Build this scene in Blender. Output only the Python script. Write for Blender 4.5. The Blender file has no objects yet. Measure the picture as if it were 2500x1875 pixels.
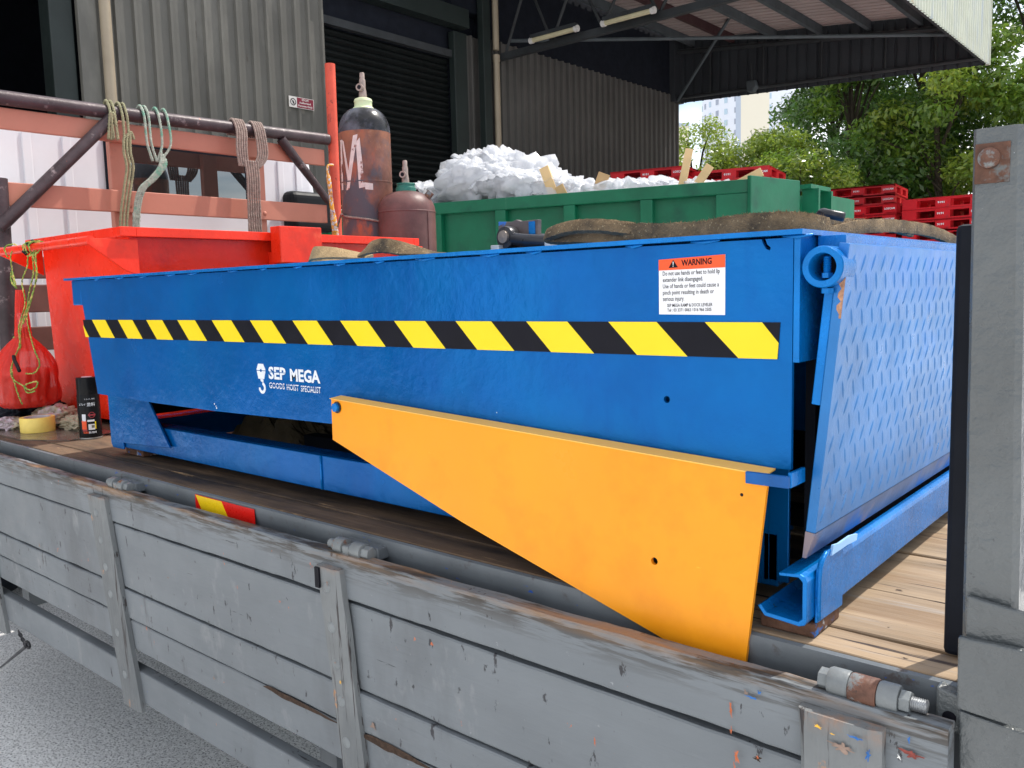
import bpy, bmesh, math, random
import numpy as np
from mathutils import Vector, Matrix, noise
R = math.radians
random.seed(7)
sc = bpy.context.scene
C = sc.collection

# ---------------------------------------------------------------- camera
cam = bpy.data.cameras.new('camera'); co = bpy.data.objects.new('camera', cam); C.objects.link(co)
cr = Vector((0.76007, 0.64935, -0.02527)); cd = Vector((0.05157, -0.09904, -0.99375)); cf = Vector((-0.64779, 0.75401, -0.10876))
co.matrix_world = Matrix(((cr.x, -cd.x, -cf.x, 0), (cr.y, -cd.y, -cf.y, -1.0), (cr.z, -cd.z, -cf.z, 1.5), (0, 0, 0, 1)))
cam.sensor_width = 36; cam.lens = 29.99; cam.clip_start = .02; cam.clip_end = 2000
sc.camera = co
# ---------------------------------------------------------------- sky and sun
SUN_EL = R(58); SUN_AZ = R(20)          # azimuth from +Y towards +X
w = bpy.data.worlds.new('World'); sc.world = w; w.use_nodes = True
nt = w.node_tree; N = nt.nodes; L = nt.links; N.clear()
wo = N.new('ShaderNodeOutputWorld'); bg = N.new('ShaderNodeBackground'); bg.inputs[1].default_value = .15
sky = N.new('ShaderNodeTexSky'); sky.sky_type = 'NISHITA'; sky.sun_disc = False
sky.sun_elevation = SUN_EL; sky.sun_rotation = SUN_AZ; sky.air_density = 1.0; sky.dust_density = 1.5
tc = N.new('ShaderNodeTexCoord'); mp = N.new('ShaderNodeMapping'); mp.inputs['Scale'].default_value = (1, 1, 2.6)
cn = N.new('ShaderNodeTexNoise'); cn.inputs['Scale'].default_value = 2.6; cn.inputs['Detail'].default_value = 7; cn.inputs['Roughness'].default_value = .55; cn.inputs['Distortion'].default_value = .4
rp = N.new('ShaderNodeValToRGB'); rp.color_ramp.elements[0].position = .40; rp.color_ramp.elements[1].position = .60
mx = N.new('ShaderNodeMix'); mx.data_type = 'RGBA'
L.new(tc.outputs['Generated'], mp.inputs['Vector']); L.new(mp.outputs[0], cn.inputs['Vector']); L.new(cn.outputs['Fac'], rp.inputs[0])
mf = N.new('ShaderNodeMath'); mf.operation = 'MULTIPLY'; mf.inputs[1].default_value = .88; L.new(rp.outputs[0], mf.inputs[0])
L.new(mf.outputs[0], mx.inputs['Factor']); L.new(sky.outputs[0], mx.inputs['A']); mx.inputs['B'].default_value = (11.5, 11.3, 11.0, 1)
L.new(mx.outputs['Result'], bg.inputs[0]); L.new(bg.outputs[0], wo.inputs[0])
sl = bpy.data.lights.new('sun', 'SUN'); sl.energy = 3.8; sl.angle = R(.53); sl.color = (1, .955, .88)
so = bpy.data.objects.new('sun', sl); C.objects.link(so)
sd = Vector((math.sin(SUN_AZ) * math.cos(SUN_EL), math.cos(SUN_AZ) * math.cos(SUN_EL), math.sin(SUN_EL)))
so.rotation_euler = sd.to_track_quat('Z', 'Y').to_euler(); so.location = (0, 0, 30)
sc.render.engine = 'CYCLES'
vs = sc.view_settings; vs.view_transform = 'Standard'; vs.look = 'None'; vs.gamma = 1; vs.exposure = .40
sc.cycles.max_bounces = 8

# ---------------------------------------------------------------- materials
def nd(t, typ, **kw):
    n = t.nodes.new(typ)
    for k, v in kw.items():
        if k.startswith('i_'): n.inputs[k[2:].replace('_', ' ')].default_value = v
        else: setattr(n, k, v)
    return n
def c4(c): return (c[0], c[1], c[2], 1)
def noise_n(t, vec, scale, detail=4, rough=.55, dist=0):
    n = t.nodes.new('ShaderNodeTexNoise'); n.inputs['Scale'].default_value = scale; n.inputs['Detail'].default_value = detail
    n.inputs['Roughness'].default_value = rough; n.inputs['Distortion'].default_value = dist
    t.links.new(vec, n.inputs['Vector']); return n.outputs['Fac']
def mapped(t, vec, s, loc=(0, 0, 0)):
    m = t.nodes.new('ShaderNodeMapping'); m.inputs['Scale'].default_value = s; m.inputs['Location'].default_value = loc
    t.links.new(vec, m.inputs['Vector']); return m.outputs[0]
def ramp(t, f, a, b, inv=False):
    r = t.nodes.new('ShaderNodeMapRange'); r.inputs['From Min'].default_value = a; r.inputs['From Max'].default_value = b
    if inv: r.inputs['To Min'].default_value = 1; r.inputs['To Max'].default_value = 0
    t.links.new(f, r.inputs['Value']); return r.outputs[0]
def mth(t, op, a, b):
    m = t.nodes.new('ShaderNodeMath'); m.operation = op
    for i, v in enumerate((a, b)):
        if isinstance(v, (int, float)): m.inputs[i].default_value = v
        else: t.links.new(v, m.inputs[i])
    return m.outputs[0]
def mixc(t, f, a, b):
    m = t.nodes.new('ShaderNodeMix'); m.data_type = 'RGBA'
    for k, v in (('Factor', f), ('A', a), ('B', b)):
        if isinstance(v, (int, float)): m.inputs[k].default_value = v
        elif isinstance(v, tuple): m.inputs[k].default_value = c4(v)
        else: t.links.new(v, m.inputs[k])
    return m.outputs['Result']
def mat(name, col, rough=.5, metal=0, var=.25, vs=6, vstretch=(1, 1, 1), bump=.15, bs=80, bstretch=(1, 1, 1), spots=(), coat=0, bdist=.002, alpha=1, big=0, fleck=None, spec=None):
    """spots: (colour, scale, lo, hi, stretch[, zlo, zhi])  - layers of dirt, chips and wear over the base colour"""
    m = bpy.data.materials.new(name); m.use_nodes = True; t = m.node_tree
    b = t.nodes['Principled BSDF']; tcn = t.nodes.new('ShaderNodeTexCoord'); v = tcn.outputs['Object']
    n1 = noise_n(t, mapped(t, v, vstretch), vs, 6, .6)
    dk = tuple(c * (1 - var) for c in col); lt = tuple(min(1, c * (1 + var)) for c in col)
    c = mixc(t, ramp(t, n1, .3, .7), dk, lt)
    rr = rough
    for i, s in enumerate(spots):
        n = noise_n(t, mapped(t, v, s[4] if len(s) > 4 else (1, 1, 1), (3.1 * i + 1, 7.7 * i, 1.3 * i)), s[1], 5, .65)
        f = ramp(t, n, s[2], s[3])
        if len(s) > 6:
            sep = t.nodes.new('ShaderNodeSeparateXYZ'); t.links.new(v, sep.inputs[0])
            f2 = ramp(t, sep.outputs['Z'], s[5], s[6])
            f = mth(t, 'MULTIPLY', f, f2)
        c = mixc(t, f, c, s[0])
    t.links.new(c, b.inputs['Base Color'])
    b.inputs['Metallic'].default_value = metal
    b.inputs['Specular IOR Level'].default_value = .3 if spec is None else spec
    rn = ramp(t, noise_n(t, v, vs * 2.3, 4), .2, .8)
    rm = t.nodes.new('ShaderNodeMapRange'); rm.inputs['To Min'].default_value = max(.03, rough - .1); rm.inputs['To Max'].default_value = min(1, rough + .12)
    t.links.new(rn, rm.inputs['Value']); t.links.new(rm.outputs[0], b.inputs['Roughness'])
    if coat: b.inputs['Coat Weight'].default_value = coat; b.inputs['Coat Roughness'].default_value = .12
    if bump:
        bn = t.nodes.new('ShaderNodeBump'); bn.inputs['Strength'].default_value = bump; bn.inputs['Distance'].default_value = bdist
        h = noise_n(t, mapped(t, v, bstretch), bs, 5, .6)
        if big: h = mth(t, 'ADD', h, mth(t, 'MULTIPLY', noise_n(t, v, bs / 9, 3), big))
        t.links.new(h, bn.inputs['Height']); t.links.new(bn.outputs[0], b.inputs['Normal'])
    return m

blue = mat('blue_gloss_paint', (.001, .105, .37), .20, metal=.30, spec=.16, var=.16, vs=4, bump=.5, bs=55, big=4, bdist=.0022, spots=((( .001, .14, .42), 2.2, .45, .7), ((.0008, .085, .33), 5, .56, .72, (1, 1, .4)), ((.35, .45, .6), 260, .76, .8), ((.10, .24, .50), 38, .745, .76, (.25, 1, 1)), ((.02, .03, .06), 40, .73, .77)))
blue_edge = mat('blue_paint_edges', (.002, .16, .50), .25, metal=.25, spec=.25, var=.2, vs=12, bump=.5, bs=120, bdist=.002, spots=(((.02, .03, .05), 60, .68, .72),))
lipblue = mat('blue_tread_paint', (.008, .155, .44), .33, metal=.2, spec=.55, var=.15, vs=9, bump=.35, bs=110, bdist=.0012, spots=(((.02, .19, .55), 7, .60, .72, (1, 1, 1)), ((.004, .16, .55), 14, .35, .6, (1, 1, 1), 1.44, 1.56), ((.30, .16, .09), 24, .72, .76, (1, 1, 1))))
yellow = mat('orange_yellow_paint', (.90, .325, .010), .34, var=.05, vs=4, bump=.3, bs=40, big=1.5, bdist=.0012, spots=(((.78, .25, .008), 5, .52, .75), ((.62, .24, .02), 2.4, .60, .85, (1, 1, .5)), ((.95, .5, .05), 30, .675, .70, (.15, 1, .5)), ((.45, .16, .01), 44, .735, .76, (.7, 1, 1)), ((.9, .60, .05), 70, .77, .8), ((.1, .07, .03), 120, .79, .81)))
yedge = mat('pale_yellow_edge', (.95, .52, .10), .4, var=.08)
redp = mat('red_orange_paint', (.84, .030, .008), .27, var=.14, vs=5, bump=.5, bs=45, big=3, bdist=.0022, spots=(((.42, .018, .008), 3.5, .58, .80), ((.16, .03, .02), 50, .71, .74), ((.85, .09, .035), 8, .60, .74), ((.25, .02, .01), 90, .76, .79)))
redbag = None
green = mat('green_skip_paint', (.003, .115, .055), .42, var=.2, vs=3, bump=.3, bs=30, bdist=.003, spots=(((.10, .22, .15), 10, .68, .75, (1, 1, .3)), ((.10, .045, .02), 14, .72, .78), ((.003, .06, .035), 3, .55, .75)))
salmon = mat('salmon_painted_steel', (.46, .18, .125), .5, var=.08, vs=4, bump=.2, bs=60, spots=(((.12, .05, .04), 60, .74, .78, (.3, .3, 1)), ((.3, .12, .09), 5, .66, .8)))
darkpipe = mat('worn_dark_pipe', (.055, .038, .042), .42, metal=.15, var=.35, vs=12, bump=.6, bs=90, bdist=.002, spots=(((.30, .24, .24), 20, .60, .75), ((.35, .10, .06), 25, .70, .74)))
redpost = mat('faded_red_post', (.60, .085, .05), .5, var=.2, vs=10, bump=.3, bs=70, spots=(((.05, .02, .02), 18, .63, .7),))
grey = mat('grey_painted_steel', (.086, .095, .098), .27, spec=.6, var=.15, vs=6, bump=1, bs=34, big=1.5, bdist=.006, spots=(((.05, .055, .06), 70, .70, .74), ((.24, .09, .04), 22, .715, .76), ((.42, .46, .5), 110, .74, .78)))
railg = mat('grey_rail_paint', (.13, .145, .158), .42, var=.14, vs=4, bump=.35, bs=50, bdist=.002, vstretch=(2, 1, .4), spots=(((.075, .085, .1), 9, .62, .72, (2.5, 1, .5)), ((.06, .035, .025), 30, .6, .68, (1, 1, 1), 1.035, 1.07), ((.03, .1, .4), 25, .68, .70, (1, 1, 3))))
board = mat('grey_painted_board', (.165, .182, .196), .50, var=.10, vs=5, vstretch=(.6, 1, 1.5), bump=.7, bs=42, bstretch=(.07, 1, 1.6), bdist=.0022, spots=(
    ((.125, .135, .145), 3.0, .54, .72, (1.2, 1, .6)),
    ((.25, .26, .265), 7, .60, .76, (1.5, 1, .8)),
    ((.045, .045, .05), 38, .645, .68, (1.3, 1, .5)),
    ((.045, .045, .05), 30, .70, .715, (.14, 1, 2.2)),
    ((.10, .105, .115), 6, .66, .76, (2.6, 1, .4)),
    ((.28, .29, .30), 60, .69, .73, (.6, 1, 1)),
    ((.50, .15, .07), 26, .705, .72, (1.6, 1, .9)),
    ((.03, .12, .36), 24, .74, .75),
    ((.055, .048, .042), 46, .46, .56, (.16, 1, 2.0), .985, 1.03),
    ((.36, .19, .075), 20, .46, .72, (.16, 1, 1.4), 1.018, 1.040)))
batten = mat('grey_painted_batten', (.175, .185, .188), .52, var=.15, vs=9, bump=.9, bs=40, bstretch=(1.4, 1, .12), bdist=.003, spots=(
    ((.13, .14, .145), 5, .52, .66, (1, 1, .4)),
    ((.05, .05, .055), 30, .66, .70, (1.2, 1, .35)), ((.42, .22, .11), 20, .655, .70, (1, 1, .6)),
    ((.75, .50, .04), 34, .755, .765), ((.02, .13, .42), 30, .745, .755), ((.045, .04, .04), 44, .60, .625, (2, 1, .05)), ((.27, .17, .12), 36, .45, .7, (1, 1, 1), .995, 1.02)))
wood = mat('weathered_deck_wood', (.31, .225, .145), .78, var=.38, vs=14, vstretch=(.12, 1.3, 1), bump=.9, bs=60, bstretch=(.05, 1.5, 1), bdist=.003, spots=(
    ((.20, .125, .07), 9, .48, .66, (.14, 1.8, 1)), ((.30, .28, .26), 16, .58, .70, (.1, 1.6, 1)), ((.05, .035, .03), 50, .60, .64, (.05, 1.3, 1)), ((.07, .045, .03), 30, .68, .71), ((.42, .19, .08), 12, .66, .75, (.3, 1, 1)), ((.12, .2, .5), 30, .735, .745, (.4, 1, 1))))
woodd = mat('dark_deck_wood', (.15, .098, .062), .8, var=.35, vs=12, vstretch=(.12, 1.3, 1), bump=.9, bs=60, bstretch=(.06, 1.5, 1), bdist=.003, spots=(
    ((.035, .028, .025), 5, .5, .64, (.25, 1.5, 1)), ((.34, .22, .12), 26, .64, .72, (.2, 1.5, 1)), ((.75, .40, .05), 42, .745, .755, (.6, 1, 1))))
woodblk = mat('splintered_wood_block', (.11, .055, .035), .85, var=.4, vs=30, bump=1, bs=90, bdist=.004, bstretch=(1, 1, .4), spots=(((.35, .35, .36), 50, .58, .64), ((.02, .14, .45), 30, .6, .66)))
black = mat('black_plastic', (.012, .013, .015), .4, spec=.12, var=.2, bump=.1)
blackdark = mat('black_rubber', (.008, .01, .016), .5, spec=.12, var=.3, bump=.2)
tapeb = mat('black_tape', (.008, .008, .013), .35, spec=.12, var=.2, vs=12, bump=.15, bs=60)
tapey = mat('yellow_tape', (.86, .64, .012), .35, var=.03, vs=8, bump=.12, bs=60)
tapeyel2 = mat('pale_yellow_tape', (.88, .66, .16), .35, var=.06, vs=40, bump=.1)
white = mat('white_vinyl', (.80, .80, .82), .35, var=.02, bump=.03)
whitep = mat('white_stencil_paint', (.72, .75, .80), .5, var=.04, vs=60, bump=.1)
orange = mat('orange_print', (.88, .10, .025), .4, var=.03, bump=0)
ink = mat('black_ink', (.008, .008, .012), .5, spec=.12, var=0, bump=0)
reflr = mat('red_reflective_tape', (.70, .012, .008), .3, var=.06, vs=120, bump=.1)
refly = mat('yellow_reflective_tape', (.90, .60, .01), .3, var=.06, vs=120, bump=.1)
maroon = mat('maroon_sign_face', (.16, .012, .03), .5, var=.05, bump=0)
pale = mat('pale_sign_face', (.52, .50, .48), .5, var=.05, bump=0)
bolt = mat('galvanised_bolt', (.42, .43, .44), .4, metal=.75, var=.2, vs=30, bump=.4, bs=150)
gbolt = mat('grey_painted_bolt', (.19, .205, .21), .42, var=.16, vs=25, bump=.6, bs=120, bdist=.0015, spots=(((.2, .075, .03), 28, .62, .68),))
rust = mat('rusty_sleeve', (.13, .062, .042), .55, var=.5, vs=45, bump=.8, bs=120, spots=(((.19, .2, .2), 30, .54, .60), ((.05, .035, .03), 40, .58, .64), ((.5, .18, .06), 60, .66, .7)))
rustp = mat('rust_stain_plate', (.11, .052, .034), .6, var=.5, vs=60, bump=.7, bs=90, spots=(((.125, .133, .133), 26, .50, .56), ((.025, .025, .03), 30, .60, .66)))
steel = mat('dark_forged_steel', (.045, .045, .05), .32, metal=.5, var=.3, vs=20, bump=.3, bs=60)
plateg = mat('scuffed_grey_steel', (.11, .09, .09), .5, var=.3, vs=30, bump=.4, bs=90, spots=(((.03, .14, .45), 12, .58, .6),))
web = mat('frayed_webbing', (.20, .135, .072), .95, var=.45, vs=22, bump=1, bs=330, bdist=.004, bstretch=(1, 1, .8), spots=(((.05, .04, .03), 14, .5, .68), ((.42, .32, .18), 200, .6, .66)))
webl = mat('pale_webbing', (.36, .25, .13), .95, var=.3, vs=30, bump=1, bs=330, bdist=.003)
tallc = mat('rusty_oxygen_cylinder_paint', (.17, .072, .052), .50, var=.5, vs=11, bump=.45, bs=60, spots=(((.075, .07, .085), 7, .50, .60, (1, 1, .6)), ((.33, .085, .045), 10, .56, .66, (1, 1, .45)), ((.30, .17, .11), 16, .60, .70), ((.29, .11, .055), 18, .35, .65, (1, 1, 1), 2.10, 2.2)))
domec = mat('black_cylinder_shoulder', (.07, .07, .085), .28, var=.5, vs=6, bump=.2, bs=60, spots=(((.014, .014, .016), 5, .5, .6),))
smallc = mat('maroon_acetylene_paint', (.125, .055, .05), .42, var=.35, vs=8, bump=.4, bs=60, spots=(((.34, .13, .07), 9, .62, .72, (1, 1, .4)), ((.45, .33, .3), 60, .73, .77)))
cream = mat('pale_green_collar', (.60, .66, .40), .45, var=.1, bump=.2)
teal = mat('teal_collar', (.03, .16, .12), .4, var=.2, bump=.2)
brass = mat('dull_brass_valve', (.30, .23, .20), .45, metal=.3, var=.25, vs=40, bump=.3)
ropeg = mat('olive_rope', (.26, .25, .15), .9, var=.3, vs=60, bump=1, bs=160, bdist=.004)
ropem = mat('mint_rope', (.33, .37, .31), .9, var=.3, vs=60, bump=1, bs=160, bdist=.004, spots=(((.14, .33, .24), 15, .5, .6),))
ropeb = mat('brown_grey_rope', (.29, .22, .19), .9, var=.3, vs=60, bump=1, bs=160, bdist=.004)
cord = mat('green_yellow_cord', (.16, .28, .05), .6, var=.5, vs=40, bump=.6, bs=300, spots=(((.5, .45, .12), 70, .5, .55),))
ragm = mat('grubby_cloth', (.36, .32, .23), .95, var=.3, vs=18, bump=.5, bs=120, spots=(((.5, .42, .46), 8, .52, .6), ((.14, .12, .07), 12, .58, .7)))
canb = mat('black_can_paint', (.01, .01, .011), .22, spec=.12, var=.1, bump=0)
cabw = mat('white_cab_paint', (.74, .74, .78), .35, var=.04, vs=3, bump=.05, bs=10)
glass = bpy.data.materials.new('dark_window_glass'); glass.use_nodes = True
g = glass.node_tree.nodes['Principled BSDF']; g.inputs['Base Color'].default_value = (.012, .016, .018, 1); g.inputs['Roughness'].default_value = .02; g.inputs['Specular IOR Level'].default_value = 1.0; g.inputs['Coat Weight'].default_value = 1; g.inputs['Coat Roughness'].default_value = .01; g.inputs['Coat IOR'].default_value = 2.2
clad = mat('grey_wall_sheet', (.098, .095, .085), .55, var=.14, vs=1.2, bump=.15, bs=8, bdist=.01, spots=(((.14, .135, .12), 2.2, .52, .70, (1, 1, .35)), ((.05, .04, .03), 14, .70, .74, (1, 1, .12)), ((.03, .03, .03), 45, .745, .755), ((.065, .062, .055), .8, .55, .7, (1, 1, .4)),))
cladd = mat('dark_brown_wall_sheet', (.088, .084, .079), .6, var=.14, vs=1.2, bump=.15, bs=8, bdist=.01)
colm = mat('dark_green_column_paint', (.013, .019, .018), .5, var=.2, vs=2, bump=.1)
pvc = mat('beige_downpipe', (.27, .225, .165), .5, var=.1, vs=3, bump=.1)
shut = mat('dark_shutter_slat', (.005, .0065, .0065), .5, spec=.12, var=.2, vs=2, bump=0)
intd = mat('dark_interior', (.010, .012, .018), .9, spec=.12, var=.2, bump=0)  # near-black, carries the shade of enclosed spaces in its colour
truss = mat('dark_truss_paint', (.026, .029, .032), .6, var=.3, vs=3, bump=.1)
purl = mat('grey_purlin', (.06, .072, .08), .6, var=.25, vs=3, bump=.1)
purlr = mat('red_brown_purlin', (.05, .022, .024), .6, var=.25, vs=3, bump=.1)
roofm = mat('pink_grey_roof_sheet', (.34, .28, .265), .6, var=.12, vs=1, bump=.1)
gab = mat('dark_gable_sheet', (.032, .036, .042), .6, var=.2, vs=1, bump=.1)
fasc = mat('cream_fascia_sheet', (.50, .52, .44), .5, var=.10, vs=2, bump=.1, bs=8, spots=(((.42, .46, .48), 3, .5, .65, (1, 3, .2)), ((.40, .27, .14), 6, .6, .7, (1, 1, 1), 5.05, 4.94)))
tubem = mat('dusty_lamp_tube', (.45, .40, .26), .5, var=.15, vs=6, bump=0)
plred = mat('red_plastic_pallet', (.50, .010, .018), .42, var=.12, vs=6, bump=.1, spots=(((.3, .02, .03), 9, .6, .7),))
card = mat('cardboard', (.52, .34, .17), .85, var=.12, vs=8, bump=.2)
timber = mat('pale_timber', (.72, .50, .26), .7, var=.1, vs=6, bump=.2)
brownst = mat('brown_board', (.12, .055, .045), .6, var=.25, bump=.2)
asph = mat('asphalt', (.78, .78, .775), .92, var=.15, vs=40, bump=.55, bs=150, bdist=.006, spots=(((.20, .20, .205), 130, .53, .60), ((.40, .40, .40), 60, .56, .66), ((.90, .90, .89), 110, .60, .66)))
towerc = mat('cream_tower_wall', (.62, .58, .48), .7, var=.04, vs=.1, bump=0)
towerw = mat('pale_tower_wall', (.60, .63, .70), .6, var=.04, vs=.1, bump=0)
towerg = mat('blue_tower_glass', (.36, .47, .56), .2, var=.1, vs=.1, bump=0)
towerd = mat('dark_window', (.28, .31, .38), .3, var=0, bump=0)
towers = mat('slate_tower_band', (.35, .40, .48), .5, var=0, bump=0)
bark = mat('bark', (.045, .036, .025), .9, var=.3, vs=6, bump=.8, bs=20, bdist=.02)
printred = mat('dull_red_print', (.35, .05, .06), .5, var=0, bump=0)

def leafmat(name, col, tr):
    m = bpy.data.materials.new(name); m.use_nodes = True; t = m.node_tree; b = t.nodes['Principled BSDF']
    tcn = t.nodes.new('ShaderNodeTexCoord')
    n = noise_n(t, tcn.outputs['Object'], .9, 3); n2 = noise_n(t, tcn.outputs['Object'], 9, 2)
    a = mixc(t, ramp(t, n, .35, .65), tuple(x * .6 for x in col), tuple(x * 1.35 for x in col))
    a = mixc(t, ramp(t, n2, .45, .7), a, (col[0] * 1.7, col[1] * 1.25, col[2] * .6))
    t.links.new(a, b.inputs['Base Color']); b.inputs['Roughness'].default_value = .33
    tl = t.nodes.new('ShaderNodeBsdfTranslucent'); a2 = mixc(t, .5, a, tr); t.links.new(a2, tl.inputs[0])
    ms = t.nodes.new('ShaderNodeMixShader'); ms.inputs[0].default_value = .38
    o = t.nodes['Material Output']; t.links.new(b.outputs[0], ms.inputs[1]); t.links.new(tl.outputs[0], ms.inputs[2]); t.links.new(ms.outputs[0], o.inputs[0])
    return m
leafd = leafmat('dark_green_leaves', (.058, .13, .032), (.18, .36, .05))
leafm = leafmat('mid_green_leaves', (.11, .20, .035), (.34, .55, .06))
leafl = leafmat('light_green_leaves', (.18, .27, .045), (.50, .66, .08))

def filmmat(name, col, a, rough=.25):
    m = bpy.data.materials.new(name); m.use_nodes = True; t = m.node_tree; b = t.nodes['Principled BSDF']
    b.inputs['Base Color'].default_value = c4(col); b.inputs['Roughness'].default_value = rough
    tcn = t.nodes.new('ShaderNodeTexCoord')
    bn = t.nodes.new('ShaderNodeBump'); bn.inputs['Distance'].default_value = .02; bn.inputs['Strength'].default_value = .5
    vo = t.nodes.new('ShaderNodeTexVoronoi'); vo.inputs['Scale'].default_value = 9; vo.feature = 'DISTANCE_TO_EDGE'
    nn = t.nodes.new('ShaderNodeTexNoise'); nn.inputs['Scale'].default_value = 5; nn.inputs['Detail'].default_value = 6
    t.links.new(tcn.outputs['Object'], nn.inputs['Vector']); t.links.new(nn.outputs['Color'], vo.inputs['Vector'])
    t.links.new(vo.outputs['Distance'], bn.inputs['Height']); t.links.new(bn.outputs[0], b.inputs['Normal'])
    tr = t.nodes.new('ShaderNodeBsdfTranslucent'); tr.inputs[0].default_value = c4(col)
    tp = t.nodes.new('ShaderNodeBsdfTransparent')
    m1 = t.nodes.new('ShaderNodeMixShader'); m1.inputs[0].default_value = .35
    m2 = t.nodes.new('ShaderNodeMixShader'); m2.inputs[0].default_value = a
    o = t.nodes['Material Output']
    t.links.new(b.outputs[0], m1.inputs[1]); t.links.new(tr.outputs[0], m1.inputs[2])
    t.links.new(tp.outputs[0], m2.inputs[1]); t.links.new(m1.outputs[0], m2.inputs[2]); t.links.new(m2.outputs[0], o.inputs[0])
    return m
film = filmmat('white_plastic_film', (.80, .815, .85), .62, .16)
bagm = filmmat('thin_red_plastic_bag', (.90, .05, .03), .66, .28)

# ---------------------------------------------------------------- mesh helpers
class MB:
    def __init__(s): s.v = []; s.f = []
    def add(s, vs, fs):
        o = len(s.v); s.v += [tuple(p) for p in vs]; s.f += [tuple(i + o for i in f) for f in fs]; return s
    def box(s, x0, x1, y0, y1, z0, z1):
        return s.add([(x0, y0, z0), (x1, y0, z0), (x1, y1, z0), (x0, y1, z0), (x0, y0, z1), (x1, y0, z1), (x1, y1, z1), (x0, y1, z1)],
                     [(0, 3, 2, 1), (4, 5, 6, 7), (0, 1, 5, 4), (1, 2, 6, 5), (2, 3, 7, 6), (3, 0, 4, 7)])
    def beam(s, a, b, w, h, up=(0, 0, 1)):
        a = Vector(a); b = Vector(b); d = (b - a).normalized(); u = Vector(up); sd = d.cross(u)
        if sd.length < 1e-4: sd = d.cross(Vector((1, 0, 0)))
        sd.normalize(); u = sd.cross(d)
        pts = []
        for q in (a, b):
            for i, j in ((-1, -1), (1, -1), (1, 1), (-1, 1)): pts.append(q + sd * (w / 2 * i) + u * (h / 2 * j))
        return s.add(pts, [(0, 1, 2, 3), (7, 6, 5, 4), (0, 4, 5, 1), (1, 5, 6, 2), (2, 6, 7, 3), (3, 7, 4, 0)])
    def tube(s, pts, r, seg=8, cap=True):
        pts = [Vector(p) for p in pts]; n = len(pts); rr = r if isinstance(r, (list, tuple)) else [r] * n
        up = Vector((0, 0, 1)); o = []; prev = None
        for i, p in enumerate(pts):
            d = (pts[min(i + 1, n - 1)] - pts[max(i - 1, 0)]).normalized()
            if prev is None:
                a = d.cross(up)
                if a.length < .05: a = d.cross(Vector((1, 0, 0)))
                a.normalize()
            else:
                a = prev - d * prev.dot(d); a.normalize()
            prev = a; b = d.cross(a)
            for k in range(seg):
                t = 2 * math.pi * k / seg; o.append(p + (a * math.cos(t) + b * math.sin(t)) * rr[i])
        f = []
        for i in range(n - 1):
            for k in range(seg):
                k2 = (k + 1) % seg; f.append((i * seg + k, i * seg + k2, (i + 1) * seg + k2, (i + 1) * seg + k))
        if cap: f.append(tuple(range(seg))[::-1]); f.append(tuple((n - 1) * seg + k for k in range(seg)))
        return s.add(o, f)
    def lathe(s, prof, c, seg=32, axis='z'):
        o = []; n = len(prof)
        for r, h in prof:
            for k in range(seg):
                t = 2 * math.pi * k / seg; a, b = r * math.cos(t), r * math.sin(t)
                q = {'z': (a, b, h), 'y': (a, h, b), 'x': (h, a, b)}[axis]; o.append((c[0] + q[0], c[1] + q[1], c[2] + q[2]))
        f = []
        for i in range(n - 1):
            for k in range(seg):
                k2 = (k + 1) % seg; f.append((i * seg + k, i * seg + k2, (i + 1) * seg + k2, (i + 1) * seg + k))
        return s.add(o, f)
    def prism(s, poly, y0, y1, ax='y'):
        """polygon of (u, v) extruded from y0 to y1 along ax (y: (x,z), x: (y,z), z: (x,y))"""
        P = {'y': lambda u, v, h: (u, h, v), 'x': lambda u, v, h: (h, u, v), 'z': lambda u, v, h: (u, v, h)}[ax]
        n = len(poly); vs = [P(u, v, y0) for u, v in poly] + [P(u, v, y1) for u, v in poly]
        return s.add(vs, [tuple(range(n)), tuple(range(2 * n - 1, n - 1, -1))] + [(i, (i + 1) % n, n + (i + 1) % n, n + i) for i in range(n)])
    def build(s, name, m, parent=None, smooth=False, bevel=0, seg=2):
        me = bpy.data.meshes.new(name); me.from_pydata(s.v, [], s.f); me.update()
        bm = bmesh.new(); bm.from_mesh(me); bmesh.ops.recalc_face_normals(bm, faces=bm.faces); bm.to_mesh(me); bm.free()
        return link(name, me, m, parent, smooth, bevel, seg)
def link(name, me, m, parent=None, smooth=False, bevel=0, seg=2):
    o = bpy.data.objects.new(name, me); C.objects.link(o)
    if m and not me.materials: me.materials.append(m)
    if smooth:
        for p in me.polygons: p.use_smooth = True
        if smooth == 'auto':
            bmx = bmesh.new(); bmx.from_mesh(me)
            for e in bmx.edges:
                if len(e.link_faces) == 2 and e.calc_face_angle(0) > .6: e.smooth = False
            bmx.to_mesh(me); bmx.free()
    if bevel:
        md = o.modifiers.new('bevel', 'BEVEL'); md.width = bevel; md.segments = seg; md.limit_method = 'ANGLE'; md.angle_limit = .6; md.harden_normals = False
    if parent is not None:
        o.parent = parent
        if parent.type == 'EMPTY': o.location = -parent.location
    return o
def tag(o, label=None, cat=None, group=None, kind=None):
    if label: o['label'] = label
    if cat: o['category'] = cat
    if group: o['group'] = group
    if kind: o['kind'] = kind
    return o
def thing(name, label, cat, loc=(0, 0, 0), group=None):
    o = bpy.data.objects.new(name, None); C.objects.link(o); o.location = loc; o.empty_display_size = .1
    return tag(o, label, cat, group)
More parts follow.
